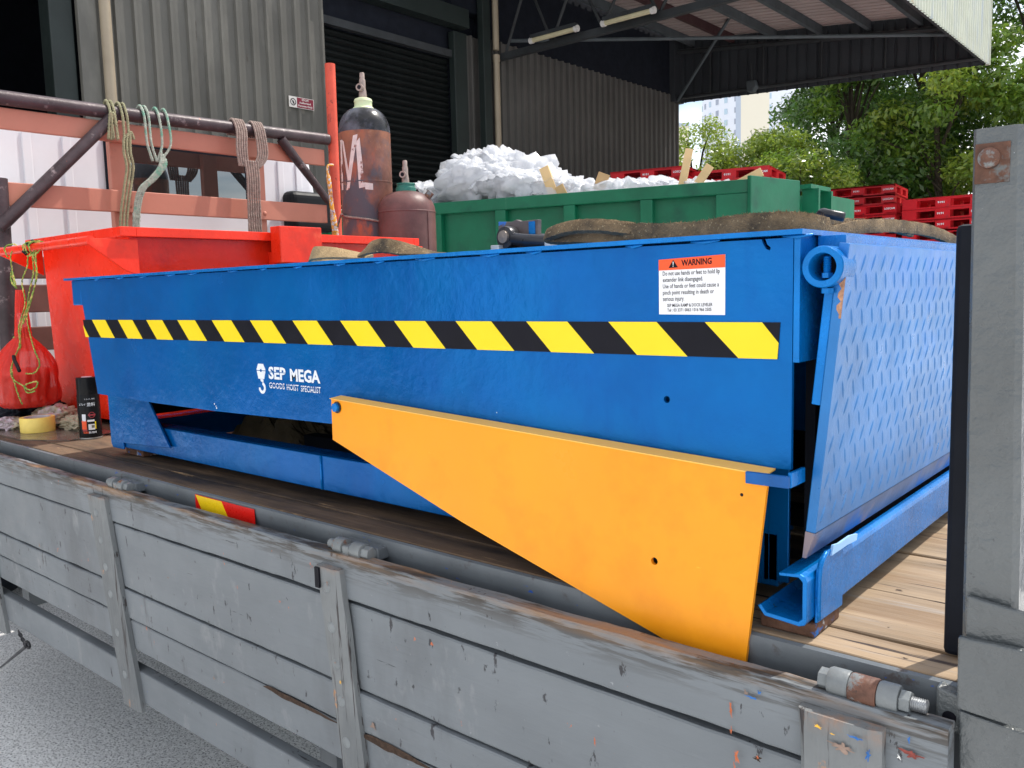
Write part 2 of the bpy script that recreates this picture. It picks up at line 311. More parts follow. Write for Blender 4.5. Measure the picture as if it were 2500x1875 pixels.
def plate(name, outline, holes, y0, y1, m, parent=None, bevel=0):
    """flat plate in the xz plane with real holes"""
    bm = bmesh.new()
    for loop in [outline] + holes:
        vs = [bm.verts.new((x, y0, z)) for x, z in loop]
        for i in range(len(vs)): bm.edges.new((vs[i], vs[(i + 1) % len(vs)]))
    bmesh.ops.triangle_fill(bm, use_beauty=True, use_dissolve=False, edges=bm.edges[:])
    r = bmesh.ops.extrude_face_region(bm, geom=bm.faces[:])
    bmesh.ops.translate(bm, vec=(0, y1 - y0, 0), verts=[v for v in r['geom'] if isinstance(v, bmesh.types.BMVert)])
    bmesh.ops.recalc_face_normals(bm, faces=bm.faces)
    me = bpy.data.meshes.new(name); bm.to_mesh(me); bm.free()
    return link(name, me, m, parent, bevel=bevel)
def circ(cx, cz, r, n=16): return [(cx + r * math.cos(2 * math.pi * i / n), cz + r * math.sin(2 * math.pi * i / n)) for i in range(n)]
def text(name, s, u0, v0, h, wd, fn, m, parent, bold=0.0, align='L', ext=.0, shear=0):
    cu = bpy.data.curves.new('t', 'FONT'); cu.body = s; cu.size = 1; cu.offset = bold; cu.resolution_u = 2; cu.shear = shear
    to = bpy.data.objects.new('t', cu); C.objects.link(to)
    me = bpy.data.meshes.new_from_object(to.evaluated_get(bpy.context.evaluated_depsgraph_get()))
    bpy.data.objects.remove(to); bpy.data.curves.remove(cu); me.name = name
    n = len(me.vertices)
    if n == 0: return None
    a = np.zeros(n * 3); me.vertices.foreach_get('co', a); a = a.reshape(-1, 3)
    mn = a.min(0); mxx = a.max(0); a[:, 0] = (a[:, 0] - mn[0]) / (mxx[0] - mn[0]) * wd; a[:, 1] = (a[:, 1]) / max(1e-6, (mxx[1] if mxx[1] > .3 else .7)) * h
    b = np.array([fn(u0 + p[0], v0 + p[1]) for p in a]); me.vertices.foreach_set('co', b.ravel()); me.materials.clear()
    me.update()
    return link(name, me, m, parent)
def smoothpath(P, n=8):
    P = [Vector(p) for p in P]; out = []
    for i in range(len(P) - 1):
        p0 = P[max(i - 1, 0)]; p1 = P[i]; p2 = P[i + 1]; p3 = P[min(i + 2, len(P) - 1)]
        for k in range(n):
            t = k / n; out.append(.5 * ((2 * p1) + (p2 - p0) * t + (2 * p0 - 5 * p1 + 4 * p2 - p3) * t * t + (3 * p1 - p0 - 3 * p2 + p3) * t ** 3))
    out.append(P[-1]); return out
def hexb(mb, c, r, h, axis='y', rot=0):
    """hexagonal bolt head, centre c, along axis"""
    poly = [(r * math.cos(R(60 * k + rot)), r * math.sin(R(60 * k + rot))) for k in range(6)]
    if axis == 'y': return mb.prism([(c[0] + u, c[2] + v) for u, v in poly], c[1] - h / 2, c[1] + h / 2, 'y')
    if axis == 'x': return mb.prism([(c[1] + u, c[2] + v) for u, v in poly], c[0] - h / 2, c[0] + h / 2, 'x')
    return mb.prism([(c[0] + u, c[1] + v) for u, v in poly], c[2] - h / 2, c[2] + h / 2, 'z')

# ================================================================ SETTING
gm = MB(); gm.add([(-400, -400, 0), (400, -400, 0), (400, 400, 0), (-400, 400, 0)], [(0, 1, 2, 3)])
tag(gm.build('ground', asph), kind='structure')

# ---------------------------------------------------------------- warehouse
WX = -9.0
wh = thing('warehouse', 'dark grey corrugated metal warehouse with roller shutter behind the lorry', 'building', (WX, 6, 0))
def corr(mb, y0, y1, z0, z1, x, pitch, depth, wrib=.25, sgn=1, ax='y'):
    """trapezoidal sheet: ribs stand proud towards +x"""
    n = max(1, round((y1 - y0) / pitch)); p = (y1 - y0) / n; pts = []
    for i in range(n):
        b = y0 + i * p
        pts += [(b, 0), (b + p * (1 - wrib) , 0), (b + p * (1 - wrib * .75), depth), (b + p * (1 - wrib * .25), depth)]
    pts.append((y1, 0)); o = []
    for u, d in pts:
        for z in (z0, z1):
            o.append((x + sgn * d, u, z) if ax == 'y' else (u, x + sgn * d, z))
    return mb.add(o, [(2 * i, 2 * i + 2, 2 * i + 3, 2 * i + 1) for i in range(len(pts) - 1)])
corr(MB(), 2.98, 6.0, .2, 7, WX, .196, .035, .3).build('wall_sheet', clad, wh)
corr(MB(), 9.05, 14.86, .2, 5.33, WX, .178, .05, .32).build('wall_sheet', cladd, wh)
corr(MB(), 8.62, 9.05, .2, 5.33, WX - .1, .2, .05, .3).build('wall_sheet', cladd, wh)
corr(MB(), -8, 1.2, .2, 7, WX, .196, .035, .3).build('wall_sheet', clad, wh)
MB().box(WX - .02, WX + .05, 2.95, 3.14, 0, 7).build('edge_flashing', clad, wh, bevel=.01)
MB().box(WX - .25, WX - .02, 2.70, 2.93, 0, 7).build('column', colm, wh, bevel=.01)
MB().box(WX - .1, WX + .02, 8.35, 8.62, 0, 5.3).build('column', colm, wh, bevel=.01)
MB().box(WX + .02, WX + .14, 8.86, 9.02, 0, 7).build('column', colm, wh, bevel=.01)
MB().tube([(WX + .10, 3.2, .1), (WX + .10, 3.2, 7)], .055, 14).build('downpipe', pvc, wh, smooth='auto')
dp = MB().tube([(WX + .12, 9.16, .1), (WX + .12, 9.16, 5.05)], .05, 14); dp.tube([(WX + .12, 9.16, 5.15), (WX + .12, 9.16, 7)], .05, 14); dp.tube([(WX + .12, 9.16, 4.98), (WX + .12, 9.16, 5.08)], .058, 14)
dp.build('downpipe', pvc, wh, smooth='auto')
MB().box(WX - .12, WX - .03, 6.0, 8.37, 4.93, 5.03).build('shutter_lintel', truss, wh)
MB().box(WX - .10, WX + .1, 6.0, 8.6, 5.36, 5.62).build('lintel_beam', colm, wh)
MB().box(WX - .2, WX - .15, 5.98, 8.4, 5.03, 7).build('wall_panel', intd, wh)
sm = MB(); sm.add([(WX - .16, 6.02, 0), (WX - .16, 8.36, 0), (WX - .13, 8.36, .03), (WX - .13, 6.02, .03), (WX - .13, 8.36, .055), (WX - .13, 6.02, .055), (WX - .16, 8.36, .085), (WX - .16, 6.02, .085)],
                  [(0, 1, 2, 3), (3, 2, 4, 5), (5, 4, 6, 7)])
s0 = sm.build('shutter_slat', shut, wh)
for i in range(1, 56):
    c = s0.copy(); C.objects.link(c); c.parent = wh; c.location = Vector(-wh.location) + Vector((0, 0, .088 * i))
# interior behind the open door
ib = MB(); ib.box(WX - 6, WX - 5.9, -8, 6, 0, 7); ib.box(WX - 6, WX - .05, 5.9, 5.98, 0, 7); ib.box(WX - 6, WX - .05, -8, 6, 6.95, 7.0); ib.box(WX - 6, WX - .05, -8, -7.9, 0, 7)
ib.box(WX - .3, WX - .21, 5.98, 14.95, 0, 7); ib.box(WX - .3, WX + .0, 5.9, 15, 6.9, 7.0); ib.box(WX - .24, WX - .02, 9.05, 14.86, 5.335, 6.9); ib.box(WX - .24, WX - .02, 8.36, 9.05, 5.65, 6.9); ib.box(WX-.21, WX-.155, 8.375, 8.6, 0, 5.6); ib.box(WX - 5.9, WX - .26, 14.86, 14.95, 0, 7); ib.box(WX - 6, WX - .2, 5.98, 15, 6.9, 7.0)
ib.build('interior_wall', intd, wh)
MB().box(WX - .05, WX + .0, 1.0, 1.2, 0, 7).build('door_frame', colm, wh)
x_ = MB(); x_.box(WX - 2.6, WX - 2.3, .75, 1.15, 2.95, 3.35); x_.build('stored_carton', mat('dim_carton', (.10, .075, .05), .9), wh)

# wall sign
sg = thing('wall_sign', 'small maroon and grey STOP Authorised Persons Only sign on the grey corrugated wall', 'sign', (WX + .045, 5.4, 3.8))
MB().box(WX + .038, WX + .046, 5.40, 5.765, 3.795, 3.925).build('sign_board', pale, sg)
MB().box(WX + .046, WX + .048, 5.515, 5.757, 3.801, 3.919).build('maroon_panel', maroon, sg)
fx = lambda u, v: (WX + .0495, u, v)
text('lettering', 'STOP!', 5.585, 3.886, .025, .10, fx, pale, sg, .02)
text('lettering', 'Authorised', 5.545, 3.852, .023, .17, fx, pale, sg, .02)
text('lettering', 'Persons Only', 5.53, 3.815, .023, .21, fx, pale, sg, .02)
lm = MB(); lm.lathe([(.042, .0), (.042, .0015), (.034, .0015), (.034, 0)], (WX + .0465, 5.458, 3.86), 24, 'x')
lm.beam((WX + .0475, 5.432, 3.886), (WX + .0475, 5.484, 3.834), .008, .001, (1, 0, 0)); lm.beam((WX + .0475, 5.458, 3.835), (WX + .0475, 5.458, 3.875), .012, .001, (1, 0, 0)); lm.beam((WX + .0475, 5.445, 3.862), (WX + .0475, 5.472, 3.862), .006, .001, (1, 0, 0))
lm.build('prohibition_symbol', ink, sg)

# ---------------------------------------------------------------- canopy
cx0, cx1, cy0, cy1 = WX, -3.36, 7.3, 14.86
cn_ = thing('loading_canopy', 'steel truss canopy with cream corrugated fascia projecting from the dark warehouse', 'canopy', (-6, 11, 4.9))
def roofz(x): return 6.34 + (x - WX) * (5.68 - 6.34) / (cx1 - WX)
ro = MB(); pts = []
n = 40; p = (cy1 - cy0) / n
for i in range(n):
    b = cy0 + i * p; pts += [(b, 0), (b + p * .62, 0), (b + p * .70, .045), (b + p * .92, .045)]
pts.append((cy1, 0)); o_ = []
for u, d in pts:
    for x in (cx0, cx1): o_.append((x, u, roofz(x) + .1 + d))
ro.add(o_, [(2 * i, 2 * i + 2, 2 * i + 3, 2 * i + 1) for i in range(len(pts) - 1)])
ro.build('roof_sheet', roofm, cn_)
for i, x in enumerate((-8.6, -7.75, -6.9, -6.05, -5.2, -4.35, -3.6)):
    MB().box(x - .035, x + .035, cy0, cy1 - .05, roofz(x) - .06, roofz(x) + .09).build('purlin', purlr if i in (1,) else purl, cn_)
gbm = MB(); corr(gbm, WX + .02, cx1 - .03, 0, 1, cy1, .19, .035, .3, 1, 'x')
for i, q in enumerate(gbm.v):
    x, y, z = q; zb = 5.20 + (x - WX) * (4.93 - 5.20) / (cx1 - WX); gbm.v[i] = (x, y, zb if z == 0 else roofz(x) + .14)
gbm.build('gable_sheet', gab, cn_)
fm = MB(); corr(fm, cy0, cy1 + .04, 4.94, 6.55, cx1, .125, .028, .4); fm.build('fascia_sheet', fasc, cn_)
MB().box(cx1 - .05, cx1 - .004, cy0, cy1, 4.95, 5.05).build('fascia_rail', truss, cn_)
MB().box(cx1 - .03, cx1 + .04, cy1 + .04, cy1 + .07, 4.93, 6.6).build('corner_flashing', fasc, cn_)
MB().box(WX - .26, WX + .09, 14.60, 14.98, 5.20, 7.0).build('corner_panel', gab, cn_)
# end truss
MB().tube([(WX, cy1 - .12, 5.28), (cx1, cy1 - .12, 5.02)], .035, 8).build('bottom_chord', truss, cn_)
MB().tube([(WX, cy1 - .10, roofz(WX) - .15), (cx1, cy1 - .10, roofz(cx1) - .15)], .05, 8).build('top_chord', truss, cn_)
MB().tube([(WX + .1, cy1 - .15, 5.22), (WX + 2.9, cy1 - 1.9, 7.0)], .03, 8).build('diagonal_brace', purl, cn_)
for i, x in enumerate((-8.2, -7.1, -6.0, -4.9, -4.1)):
    MB().tube([(x, cy1 - .12, 5.26 - (x - WX) * .046), (x, cy1 - .12, roofz(x) - .12)], .022, 6).build('truss_web', truss, cn_)
# middle truss on the column
def trz(x): return roofz(x) - .18
MB().box(WX, cx1 - .02, 9.25, 9.33, 5.02, 5.12).build('bottom_chord', truss, cn_)
MB().beam((WX, 9.29, trz(WX)), (cx1, 9.29, trz(cx1)), .08, .12).build('top_chord', truss, cn_)
for i in range(6):
    x = WX + .2 + i * .9
    MB().tube([(x, 9.29, 5.1), (x + .45, 9.29, trz(x + .45))], .022, 6).build('truss_web', truss, cn_)
    MB().tube([(x + .45, 9.29, trz(x + .45)), (x + .9, 9.29, 5.1)], .022, 6).build('truss_web', truss, cn_)
MB().tube([(WX + .1, 9.5, 5.36), (cx1 - .15, cy1 - .9, 5.25)], .028, 8).build('wind_brace', purl, cn_)
MB().box(WX, cx1 - .02, cy0, cy0 + .08, 5.6, 5.72).build('front_beam', truss, cn_)
# floodlight under gable
fl = thing('flood_lamp', 'small unlit flood lamp hanging under the dark canopy gable', 'lamp', (-7.3, cy1 - .2, 5.1))
MB().tube([(-7.3, cy1 - .2, 5.65), (-7.3, cy1 - .2, 5.32)], .02, 6).build('stem', truss, fl)
MB().prism([(-7.38, 5.32), (-7.2, 5.32), (-7.17, 5.2), (-7.24, 5.1), (-7.36, 5.12)], cy1 - .28, cy1 - .14).build('housing', purl, fl, bevel=.02)
def lamp(a, b, label):
    a = Vector(a); b = Vector(b); t = thing('fluorescent_lamp', label, 'lamp', (a + b) / 2, 'fluorescent tube lamps under the canopy')
    MB().beam(a + Vector((0, 0, .05)), b + Vector((0, 0, .05)), .08, .05).build('batten', truss, t)
    MB().tube([a, b], .035, 10).build('tube', tubem, t, smooth='auto')
    for e in (a, b):
        d = (b - a).normalized() * .03
        MB().tube([e - d, e + d], .045, 10).build('end_cap', pale, t, smooth='auto')
from_px = None
lamp((-8.13, 9.1, 5.13), (-7.32, 9.1, 5.13), 'dusty unlit fluorescent tube nearer the beige downpipe under the canopy')
lamp((-6.86, 9.1, 5.10), (-6.08, 9.1, 5.10), 'dusty unlit fluorescent tube farther out under the canopy')

# ---------------------------------------------------------------- far buildings
tw = thing('apartment_tower', 'plain cream apartment tower edge rising behind the trees', 'building', (-46.5, 86, 0))
def rb(mb, c, ang, w_, d_, z0, z1):
    ca, sa = math.cos(ang), math.sin(ang); P = []
    for z in (z0, z1):
        for u, v in ((-w_ / 2, -d_ / 2), (w_ / 2, -d_ / 2), (w_ / 2, d_ / 2), (-w_ / 2, d_ / 2)): P.append((c[0] + u * ca - v * sa, c[1] + u * sa + v * ca, z))
    return mb.add(P, [(0, 3, 2, 1), (4, 5, 6, 7), (0, 1, 5, 4), (1, 2, 6, 5), (2, 3, 7, 6), (3, 0, 4, 7)])
yaw = -R(18)
CAM = Vector((0, -1, 1.5))
def atdir(deg, d):   # direction measured from +Y towards -X, distance on the ground
    return (-math.sin(R(deg)) * d, -1 + math.cos(R(deg)) * d)
tc_ = atdir(24.8, 95); tw.location = (tc_[0], tc_[1], 0)
rb(MB(), tc_, R(24.8), 2.9, 6, 0, 40).build('wall', towerc, tw)
tc2 = atdir(25.75, 95); rb(MB(), tc2, R(24.8), .5, 6, 0, 39).build('side_wall', towers, tw)
ct = thing('office_tower', 'pale curved office tower with small paired windows behind the bushes', 'building', (0, 0, 0))
cc = atdir(24.9, 165); ct.location = (cc[0], cc[1], 0)
cm = MB(); cm.lathe([(9, 0), (9, 34.6), (0, 34.6)], (cc[0], cc[1], 0), 40); cm.build('wall', towerw, ct, smooth='auto')
ca = Vector((-cc[0], -1 - cc[1], 0)).normalized(); cs = Vector((-ca.y, ca.x, 0))
for row in range(9):
    for k in range(9):
        a = R(-78 + k * 12); d = ca * math.cos(a) + cs * math.sin(a); p_ = Vector((cc[0], cc[1], 0)) + d * 9.02; q = Vector((-d.y, d.x, 0))
        z = 33.4 - row * 1.9
        mw = MB(); mw.beam(p_ - q * .28 + Vector((0, 0, z)), p_ + q * .28 + Vector((0, 0, z)), .12, .9); wn = mw.build('window', towerd if (k % 2) else towerg, ct)
lt = thing('low_block', 'distant low pale block at the corner of the warehouse wall', 'building', (0, 0, 0))
lc = atdir(30.6, 150); lt.location = (lc[0], lc[1], 0); rb(MB(), lc, R(30), 9, 8, 0, 27.5).build('wall', towerc, lt)
rb(MB(), lc, R(30), 9.3, 8.3, 27.52, 28.0).build('roof', towers, lt)

# ---------------------------------------------------------------- trees
rng = np.random.default_rng(5)
def leaves(name, clumps, per, size, m, parent):
    """clumps: list of (cx,cy,cz,rx,ry,rz). leaf quads spread through shell of every clump"""
    P = []; 
    for (x, y, z, rx, ry, rz) in clumps:
        k = int(per * (rx * ry * rz) ** (2 / 3)) + 12
        d = rng.normal(size=(k, 3)); d /= np.linalg.norm(d, axis=1)[:, None]
        r = rng.uniform(.12, 1.1, k) ** .55
        pos = np.stack([x + d[:, 0] * rx * r, y + d[:, 1] * ry * r, z + d[:, 2] * rz * r], 1)
        nrm = d * .6 + rng.normal(size=(k, 3)) * .6 + np.array([0, 0, .5]); P.append((pos, nrm))
    pos = np.concatenate([a for a, b in P]); nrm = np.concatenate([b for a, b in P]); nrm /= np.linalg.norm(nrm, axis=1)[:, None]
    k = len(pos); t = rng.normal(size=(k, 3)); t -= nrm * (t * nrm).sum(1)[:, None]; t /= np.linalg.norm(t, axis=1)[:, None]; b = np.cross(nrm, t)
    s = size * rng.uniform(.6, 1.35, k)[:, None]
    drop = np.array([0, 0, -1]) * s * .25
    V = np.stack([pos - t * s, pos + b * s * .42 + drop * .2, pos + t * s + drop, pos - b * s * .42 + drop * .2], 1).reshape(-1, 3)
    me = bpy.data.meshes.new(name); me.vertices.add(4 * k); me.vertices.foreach_set('co', V.ravel().astype('f'))
    me.loops.add(4 * k); me.loops.foreach_set('vertex_index', np.arange(4 * k, dtype='i')); me.polygons.add(k)
    me.polygons.foreach_set('loop_start', np.arange(0, 4 * k, 4, dtype='i')); me.update(calc_edges=True); me.validate()
    return link(name, me, m, parent)
def tree(name, label, loc, h, rad, zlow, m, per=260, size=.13, nc=26, group='trees behind the loading yard', m2=None):
    x, y = loc; t = thing(name, label, 'tree' if 'tree' in name else 'bush', (x, y, 0), group)
    tr = MB(); top = Vector((x + random.uniform(-.4, .4), y, h * .8))
    tr.tube(smoothpath([(x, y, 0), (x + .1, y, h * .25), (x - .1, y + .1, h * .5), top], 4), [.13 * rad / 2.5 * (1 - i / 16) + .02 for i in range(13)], 8)
    trunk = tr.build('trunk', bark, t, smooth=True)
    cl = []
    for i in range(nc):
        a = random.uniform(0, 2 * math.pi); hh = random.uniform(0, 1); rr = rad * math.sqrt(random.uniform(.05, 1)) * (1 - .55 * hh ** 2)
        z = zlow + (h - zlow) * hh; s = random.uniform(.28, .48) * rad * (1 - .35 * hh)
        cl.append((x + rr * math.cos(a), y + rr * math.sin(a), z, s, s, s * .75))
        if i % 2 == 0:
            MB().tube([(x, y, z * .7), (x + rr * .5 * math.cos(a), y + rr * .5 * math.sin(a), z * .9), (x + rr * math.cos(a), y + rr * math.sin(a), z)], [.04, .025, .01], 5).build('limb', bark, trunk)
    k = len(cl) * 2 // 3
    leaves('crown', cl[:k], per, size, m, t)
    leaves('crown', cl[k:], per, size, m2 or m, t)
TR = [((-8.9, 23.5), 9.5, 2.3, 1.0, leafd, leafd, 'dark green tree just right of the cream tower'),
      ((-7.6, 21.0), 8.2, 2.2, .8, leafd, leafm, 'dark glossy tree behind the stacked red pallets under the canopy end'),
      ((-7.2, 25.5), 12.5, 3.0, 3.0, leafd, leafm, 'tall dark tree behind the centre of the green mass'),
      ((-5.4, 20.5), 7.6, 2.2, 1.2, leafm, leafl, 'tree with drooping yellow-green foliage in the middle of the grove'),
      ((-4.3, 25.0), 13.5, 3.1, 3.4, leafd, leafm, 'tallest dark tree behind the cream fascia corner'),
      ((-2.6, 20.8), 8.6, 2.2, 1.5, leafm, leafl, 'bright green tree showing beside the grey lorry pillar'),
      ((-1.2, 24.2), 13.0, 3.1, 3.0, leafm, leafl, 'tall light-topped tree at the right edge of the photo'),
      ((1.6, 22.5), 11.0, 3.0, 2.0, leafm, leafd, 'leafy tree mostly hidden behind the grey lorry pillar')]
for loc, h, rad, zl, m1, m2, lb in TR: tree('leafy_tree', lb, loc, h, rad, zl * .5, m1, per=1500, size=.080, nc=46, m2=m2)
BU = [((-10.3, 18.0), 5.25, 1.7, 1.6, leafl, 'bright yellow-green bush beside the warehouse corner'),
      ((-9.3, 18.3), 4.8, 1.5, 1.6, leafl, 'feathery light green bush in front of the curved tower'),
      ((-8.7, 18.9), 5.3, 1.4, 1.6, leafl, 'light green bush at the foot of the cream tower'),
      ((-7.6, 17.8), 4.3, 1.5, 1.4, leafm, 'pale-leaved bush behind the green skip corner')]
for loc, h, rad, zl, m1, lb in BU: tree('bushy_shrub', lb, loc, h, rad, zl, m1, per=2200, size=.055, nc=34, group='bushes behind the pallets', m2=leafl)

# ---------------------------------------------------------------- red pallets
def pallet_parts(parent):
    W, D, H = 1.1, 1.1, .15
    top = MB(); 
    for i in range(7): top.box(-W / 2, W / 2, -D / 2 + i * .1643, -D / 2 + i * .1643 + .115, H - .022, H)
    top.box(-W / 2, W / 2, -D / 2, -D / 2 + .02, H - .035, H); top.box(-W / 2, W / 2, D / 2 - .02, D / 2, H - .035, H)
    top.box(W / 2 - .02, W / 2, -D / 2, D / 2, H - .035, H)
    base = MB(); 
    for y in (-D / 2, -.06, D / 2 - .12): base.box(-W / 2, W / 2, y, y + .12, 0, .02)
    for x in (-W / 2, -.08, W / 2 - .16): base.box(x, x + .16, -D / 2, D / 2, .002, .022)
    out = [('top_deck', top), ('base_frame', base)]
    for x in (-W / 2 + .002, -.1, W / 2 - .202):
        for y in (-D / 2 + .002, -.08, D / 2 - .162): out.append(('block', MB().box(x, x + .2, y, y + .16, .0205, H - .0305)))
    return out
p0 = thing('plastic_pallet', 'x', 'pallet', (0, 0, 0), 'stacked red plastic pallets')
for nme, mb in pallet_parts(p0): mb.build(nme, plred, p0)
tx = text('lettering', 'LOSCAM', .375, .062, .028, .15, lambda u, v: (u, -.553, v), whitep, p0, .03)
tx2 = text('lettering', '9191', -.07, .062, .028, .09, lambda u, v: (u, -.553, v), whitep, p0, .03)
ORD = ['topmost', 'second', 'third', 'fourth', 'fifth', 'sixth', 'seventh', 'eighth']
first = True
def stack(cx_, cy_, rot, ztop, nvis, where, n=None):
    """corner (cx_,cy_) is the near right corner of the top pallet"""
    global first
    n = n or int(ztop / .152); z = ztop - .15
    for i in range(n):
        if first: r = p0; first = False
        else:
            r = p0.copy(); C.objects.link(r)
            for ch in p0.children:
                c = ch.copy(); C.objects.link(c); c.parent = r
        a = rot + random.uniform(-.015, .015); ca_, sa_ = math.cos(a), math.sin(a)
        dx, dy = -.55, .55
        r.location = (cx_ + dx * ca_ - dy * sa_ + random.uniform(-.012, .012), cy_ + dx * sa_ + dy * ca_, z - i * .152); r.rotation_euler = (0, 0, a)
        if i < nvis: r['label'] = f'red plastic pallet, {ORD[i]} from top in {where}' if i else f'red plastic pallet on top of {where}'
        else: r['label'] = 'red plastic pallet hidden low in a stack'
stack(-4.21, 13.13, R(7), 3.00, 4, 'the tall stack right of the green skip')
stack(-2.75, 12.20, R(-3), 2.66, 4, 'the stack beside the grey lorry pillar')
stack(-3.95, 12.35, R(-3), 2.64, 3, 'the middle stack between the two right-hand ones')
stack(-4.98, 10.25, R(12), 3.10, 2, 'the stack above the green skip corner')
stack(-5.90, 9.60, R(12), 3.14, 2, 'the stack against the end of the warehouse wall')
stack(-7.1, 9.55, R(10), 3.05, 2, 'the half-hidden stack behind the plastic film heap')

# ---------------------------------------------------------------- green skip
A = Vector((-2.55, 4.44, 0)); B = Vector((-5.95, 3.50, 0)); L_ = (B - A).length; u = (B - A).normalized(); nrm = Vector((-u.y, u.x, 0))
if nrm.y < 0: nrm = -nrm   # away from the camera
gs = thing('green_skip', 'large green steel waste skip with ribbed side, heaped with white plastic film', 'skip', (A.x - 1.7, A.y + .3, 0))
ZT = 2.2
def gp(s, t, z): return A + u * s + nrm * t + Vector((0, 0, z))
def gbox(mb, s0, s1, t0, t1, z0, z1):
    P = [gp(s, t, z) for z in (z0, z1) for s, t in ((s0, t0), (s1, t0), (s1, t1), (s0, t1))]
    return mb.add(P, [(0, 3, 2, 1), (4, 5, 6, 7), (0, 1, 5, 4), (1, 2, 6, 5), (2, 3, 7, 6), (3, 0, 4, 7)])
gbox(MB(), 0, L_, .06, .08, .25, ZT - .09).build('side_panel', green, gs)
gbox(MB(), 0, L_, 1.9, 1.92, .25, ZT - .02).build('side_panel', green, gs)
gbox(MB(), 0, L_, 0, .1, ZT - .09, ZT).build('top_rail', green, gs, bevel=.008)
gbox(MB(), 0, L_, .08, 1.9, .22, .25).build('floor_panel', green, gs)
gbox(MB(), L_ - .02, L_, 0, 1.9, .25, ZT).build('end_panel', green, gs)
for s in (.0, .66, 1.24, 1.80, 2.36, 2.92):
    wd = .22 if s == 0 else .09
    gbox(MB(), s, s + wd, 0, .06, .25, ZT - .09).build('rib', green, gs, bevel=.006)
E0 = Vector((-2.53, 4.42, 0)); E1 = Vector((-2.43, 5.0, 0)); E2 = Vector((-2.33, 5.04, 0)); E3 = Vector((-2.43, 6.0, 0))
MB().beam(E0 + Vector((-.01, 0, 1.22)), E1 + Vector((-.01, 0, 1.22)), .03, 2.0).build('end_door', green, gs, bevel=.006)
MB().beam(E1 + Vector((-.14, .0, 1.2)), E1 + Vector((-.14, .36, 1.2)), .03, 1.9).build('end_door', green, gs)
for q in ((-2.36, 5.12), (-2.38, 5.42)):
    MB().box(q[0] - .10, q[0] + .02, q[1], q[1] + .03, .25, 2.17).build('door_rib', green, gs)
MB().box(-2.52, -2.38, 5.08, 5.46, 2.17, 2.2).build('door_cap', green, gs)
MB().box(-2.47, -2.44, 5.46, 6.15, .25, 2.16).build('end_door', green, gs, bevel=.006)
gbox(MB(), .1, L_ - .1, .3, .5, 0, .22).build('skid', green, gs); gbox(MB(), .1, L_ - .1, 1.4, 1.6, 0, .22).build('skid', green, gs)

# heap of film
def fheap(s, t):
    prof = [(0, .0), (.25, .02), (.5, .07), (.7, .11), (.95, .13), (1.2, .10), (1.5, .16), (1.75, .26), (1.9, .31), (2.05, .41), (2.32, .42), (2.42, .27), (2.6, .17), (2.8, .09), (3.05, .03), (3.5, .0)]
    for i in range(len(prof) - 1):
        if prof[i][0] <= s <= prof[i + 1][0]:
            k = (s - prof[i][0]) / (prof[i + 1][0] - prof[i][0]); h = prof[i][1] * (1 - k) + prof[i + 1][1] * k; break
    else: h = 0
    f = 1 - abs((t - .75) / .95) ** 2.2
    return h * max(f, -.1)
hm = MB(); ns, ntt = 230, 110; vs_ = []
for i in range(ns + 1):
    for j in range(ntt + 1):
        s = .05 + (L_ - .1) * i / ns; t = .1 + 1.78 * j / ntt
        q = Vector((s * 3.0 + noise.noise(Vector((s * 4, t * 4, 7))) * .5, t * 3.6 + noise.noise(Vector((s * 4, t * 4, 17))) * .5, 4)); nn = noise.turbulence(q, 5, True, noise_basis='PERLIN_ORIGINAL', amplitude_scale=.55, frequency_scale=2.1) * 1.6
        n2 = noise.noise(Vector((s * 1.6, t * 1.6, 1)))
        z = ZT - .06 + fheap(s, t) + (nn - .5) * .10 * (.6 + fheap(s, t) * 1.4) + n2 * .04 - (.06 if t < .14 else 0)
        w_ = noise.noise(Vector((s * 7, t * 7, 9))) * .03
        vs_.append(gp(s + w_, t + w_ * .7, z))
hm.add(vs_, [(i * (ntt + 1) + j, (i + 1) * (ntt + 1) + j, (i + 1) * (ntt + 1) + j + 1, i * (ntt + 1) + j + 1) for i in range(ns) for j in range(ntt)])
def blob(mb, c, rx, ry, rz, seed, sub=4):
    bm = bmesh.new(); bmesh.ops.create_icosphere(bm, subdivisions=sub, radius=1); bm.verts.ensure_lookup_table()
    V = []; dv = Vector((math.sin(seed * 2.3), math.cos(seed * 1.7), math.sin(seed * .9))).normalized()
    for v in bm.verts:
        p = v.co; q = p * .75 + dv * (p.dot(dv) * 1.9) + Vector((seed * 3.7, seed * 1.3, 0)); q = q + noise.noise_vector(q * 1.1) * .30
        ds1 = noise.voronoi(q * 1.3)[0]; ds2 = noise.voronoi(q * 3.4 + Vector((5, 5, 5)))[0]
        d = .70 + .60 * (ds1[1] - ds1[0]) + .08 * (ds2[1] - ds2[0]) + .12 * noise.noise(p * 1.5 + Vector((seed, 0, 0)))
        x, y, z = p.x * d * rx, p.y * d * ry, p.z * d * rz
        V.append(c + u * x + nrm * y + Vector((0, 0, z)))
    mb.add(V, [[v.index for v in f.verts] for f in bm.faces]); bm.free()
random.seed(21)
k = 0
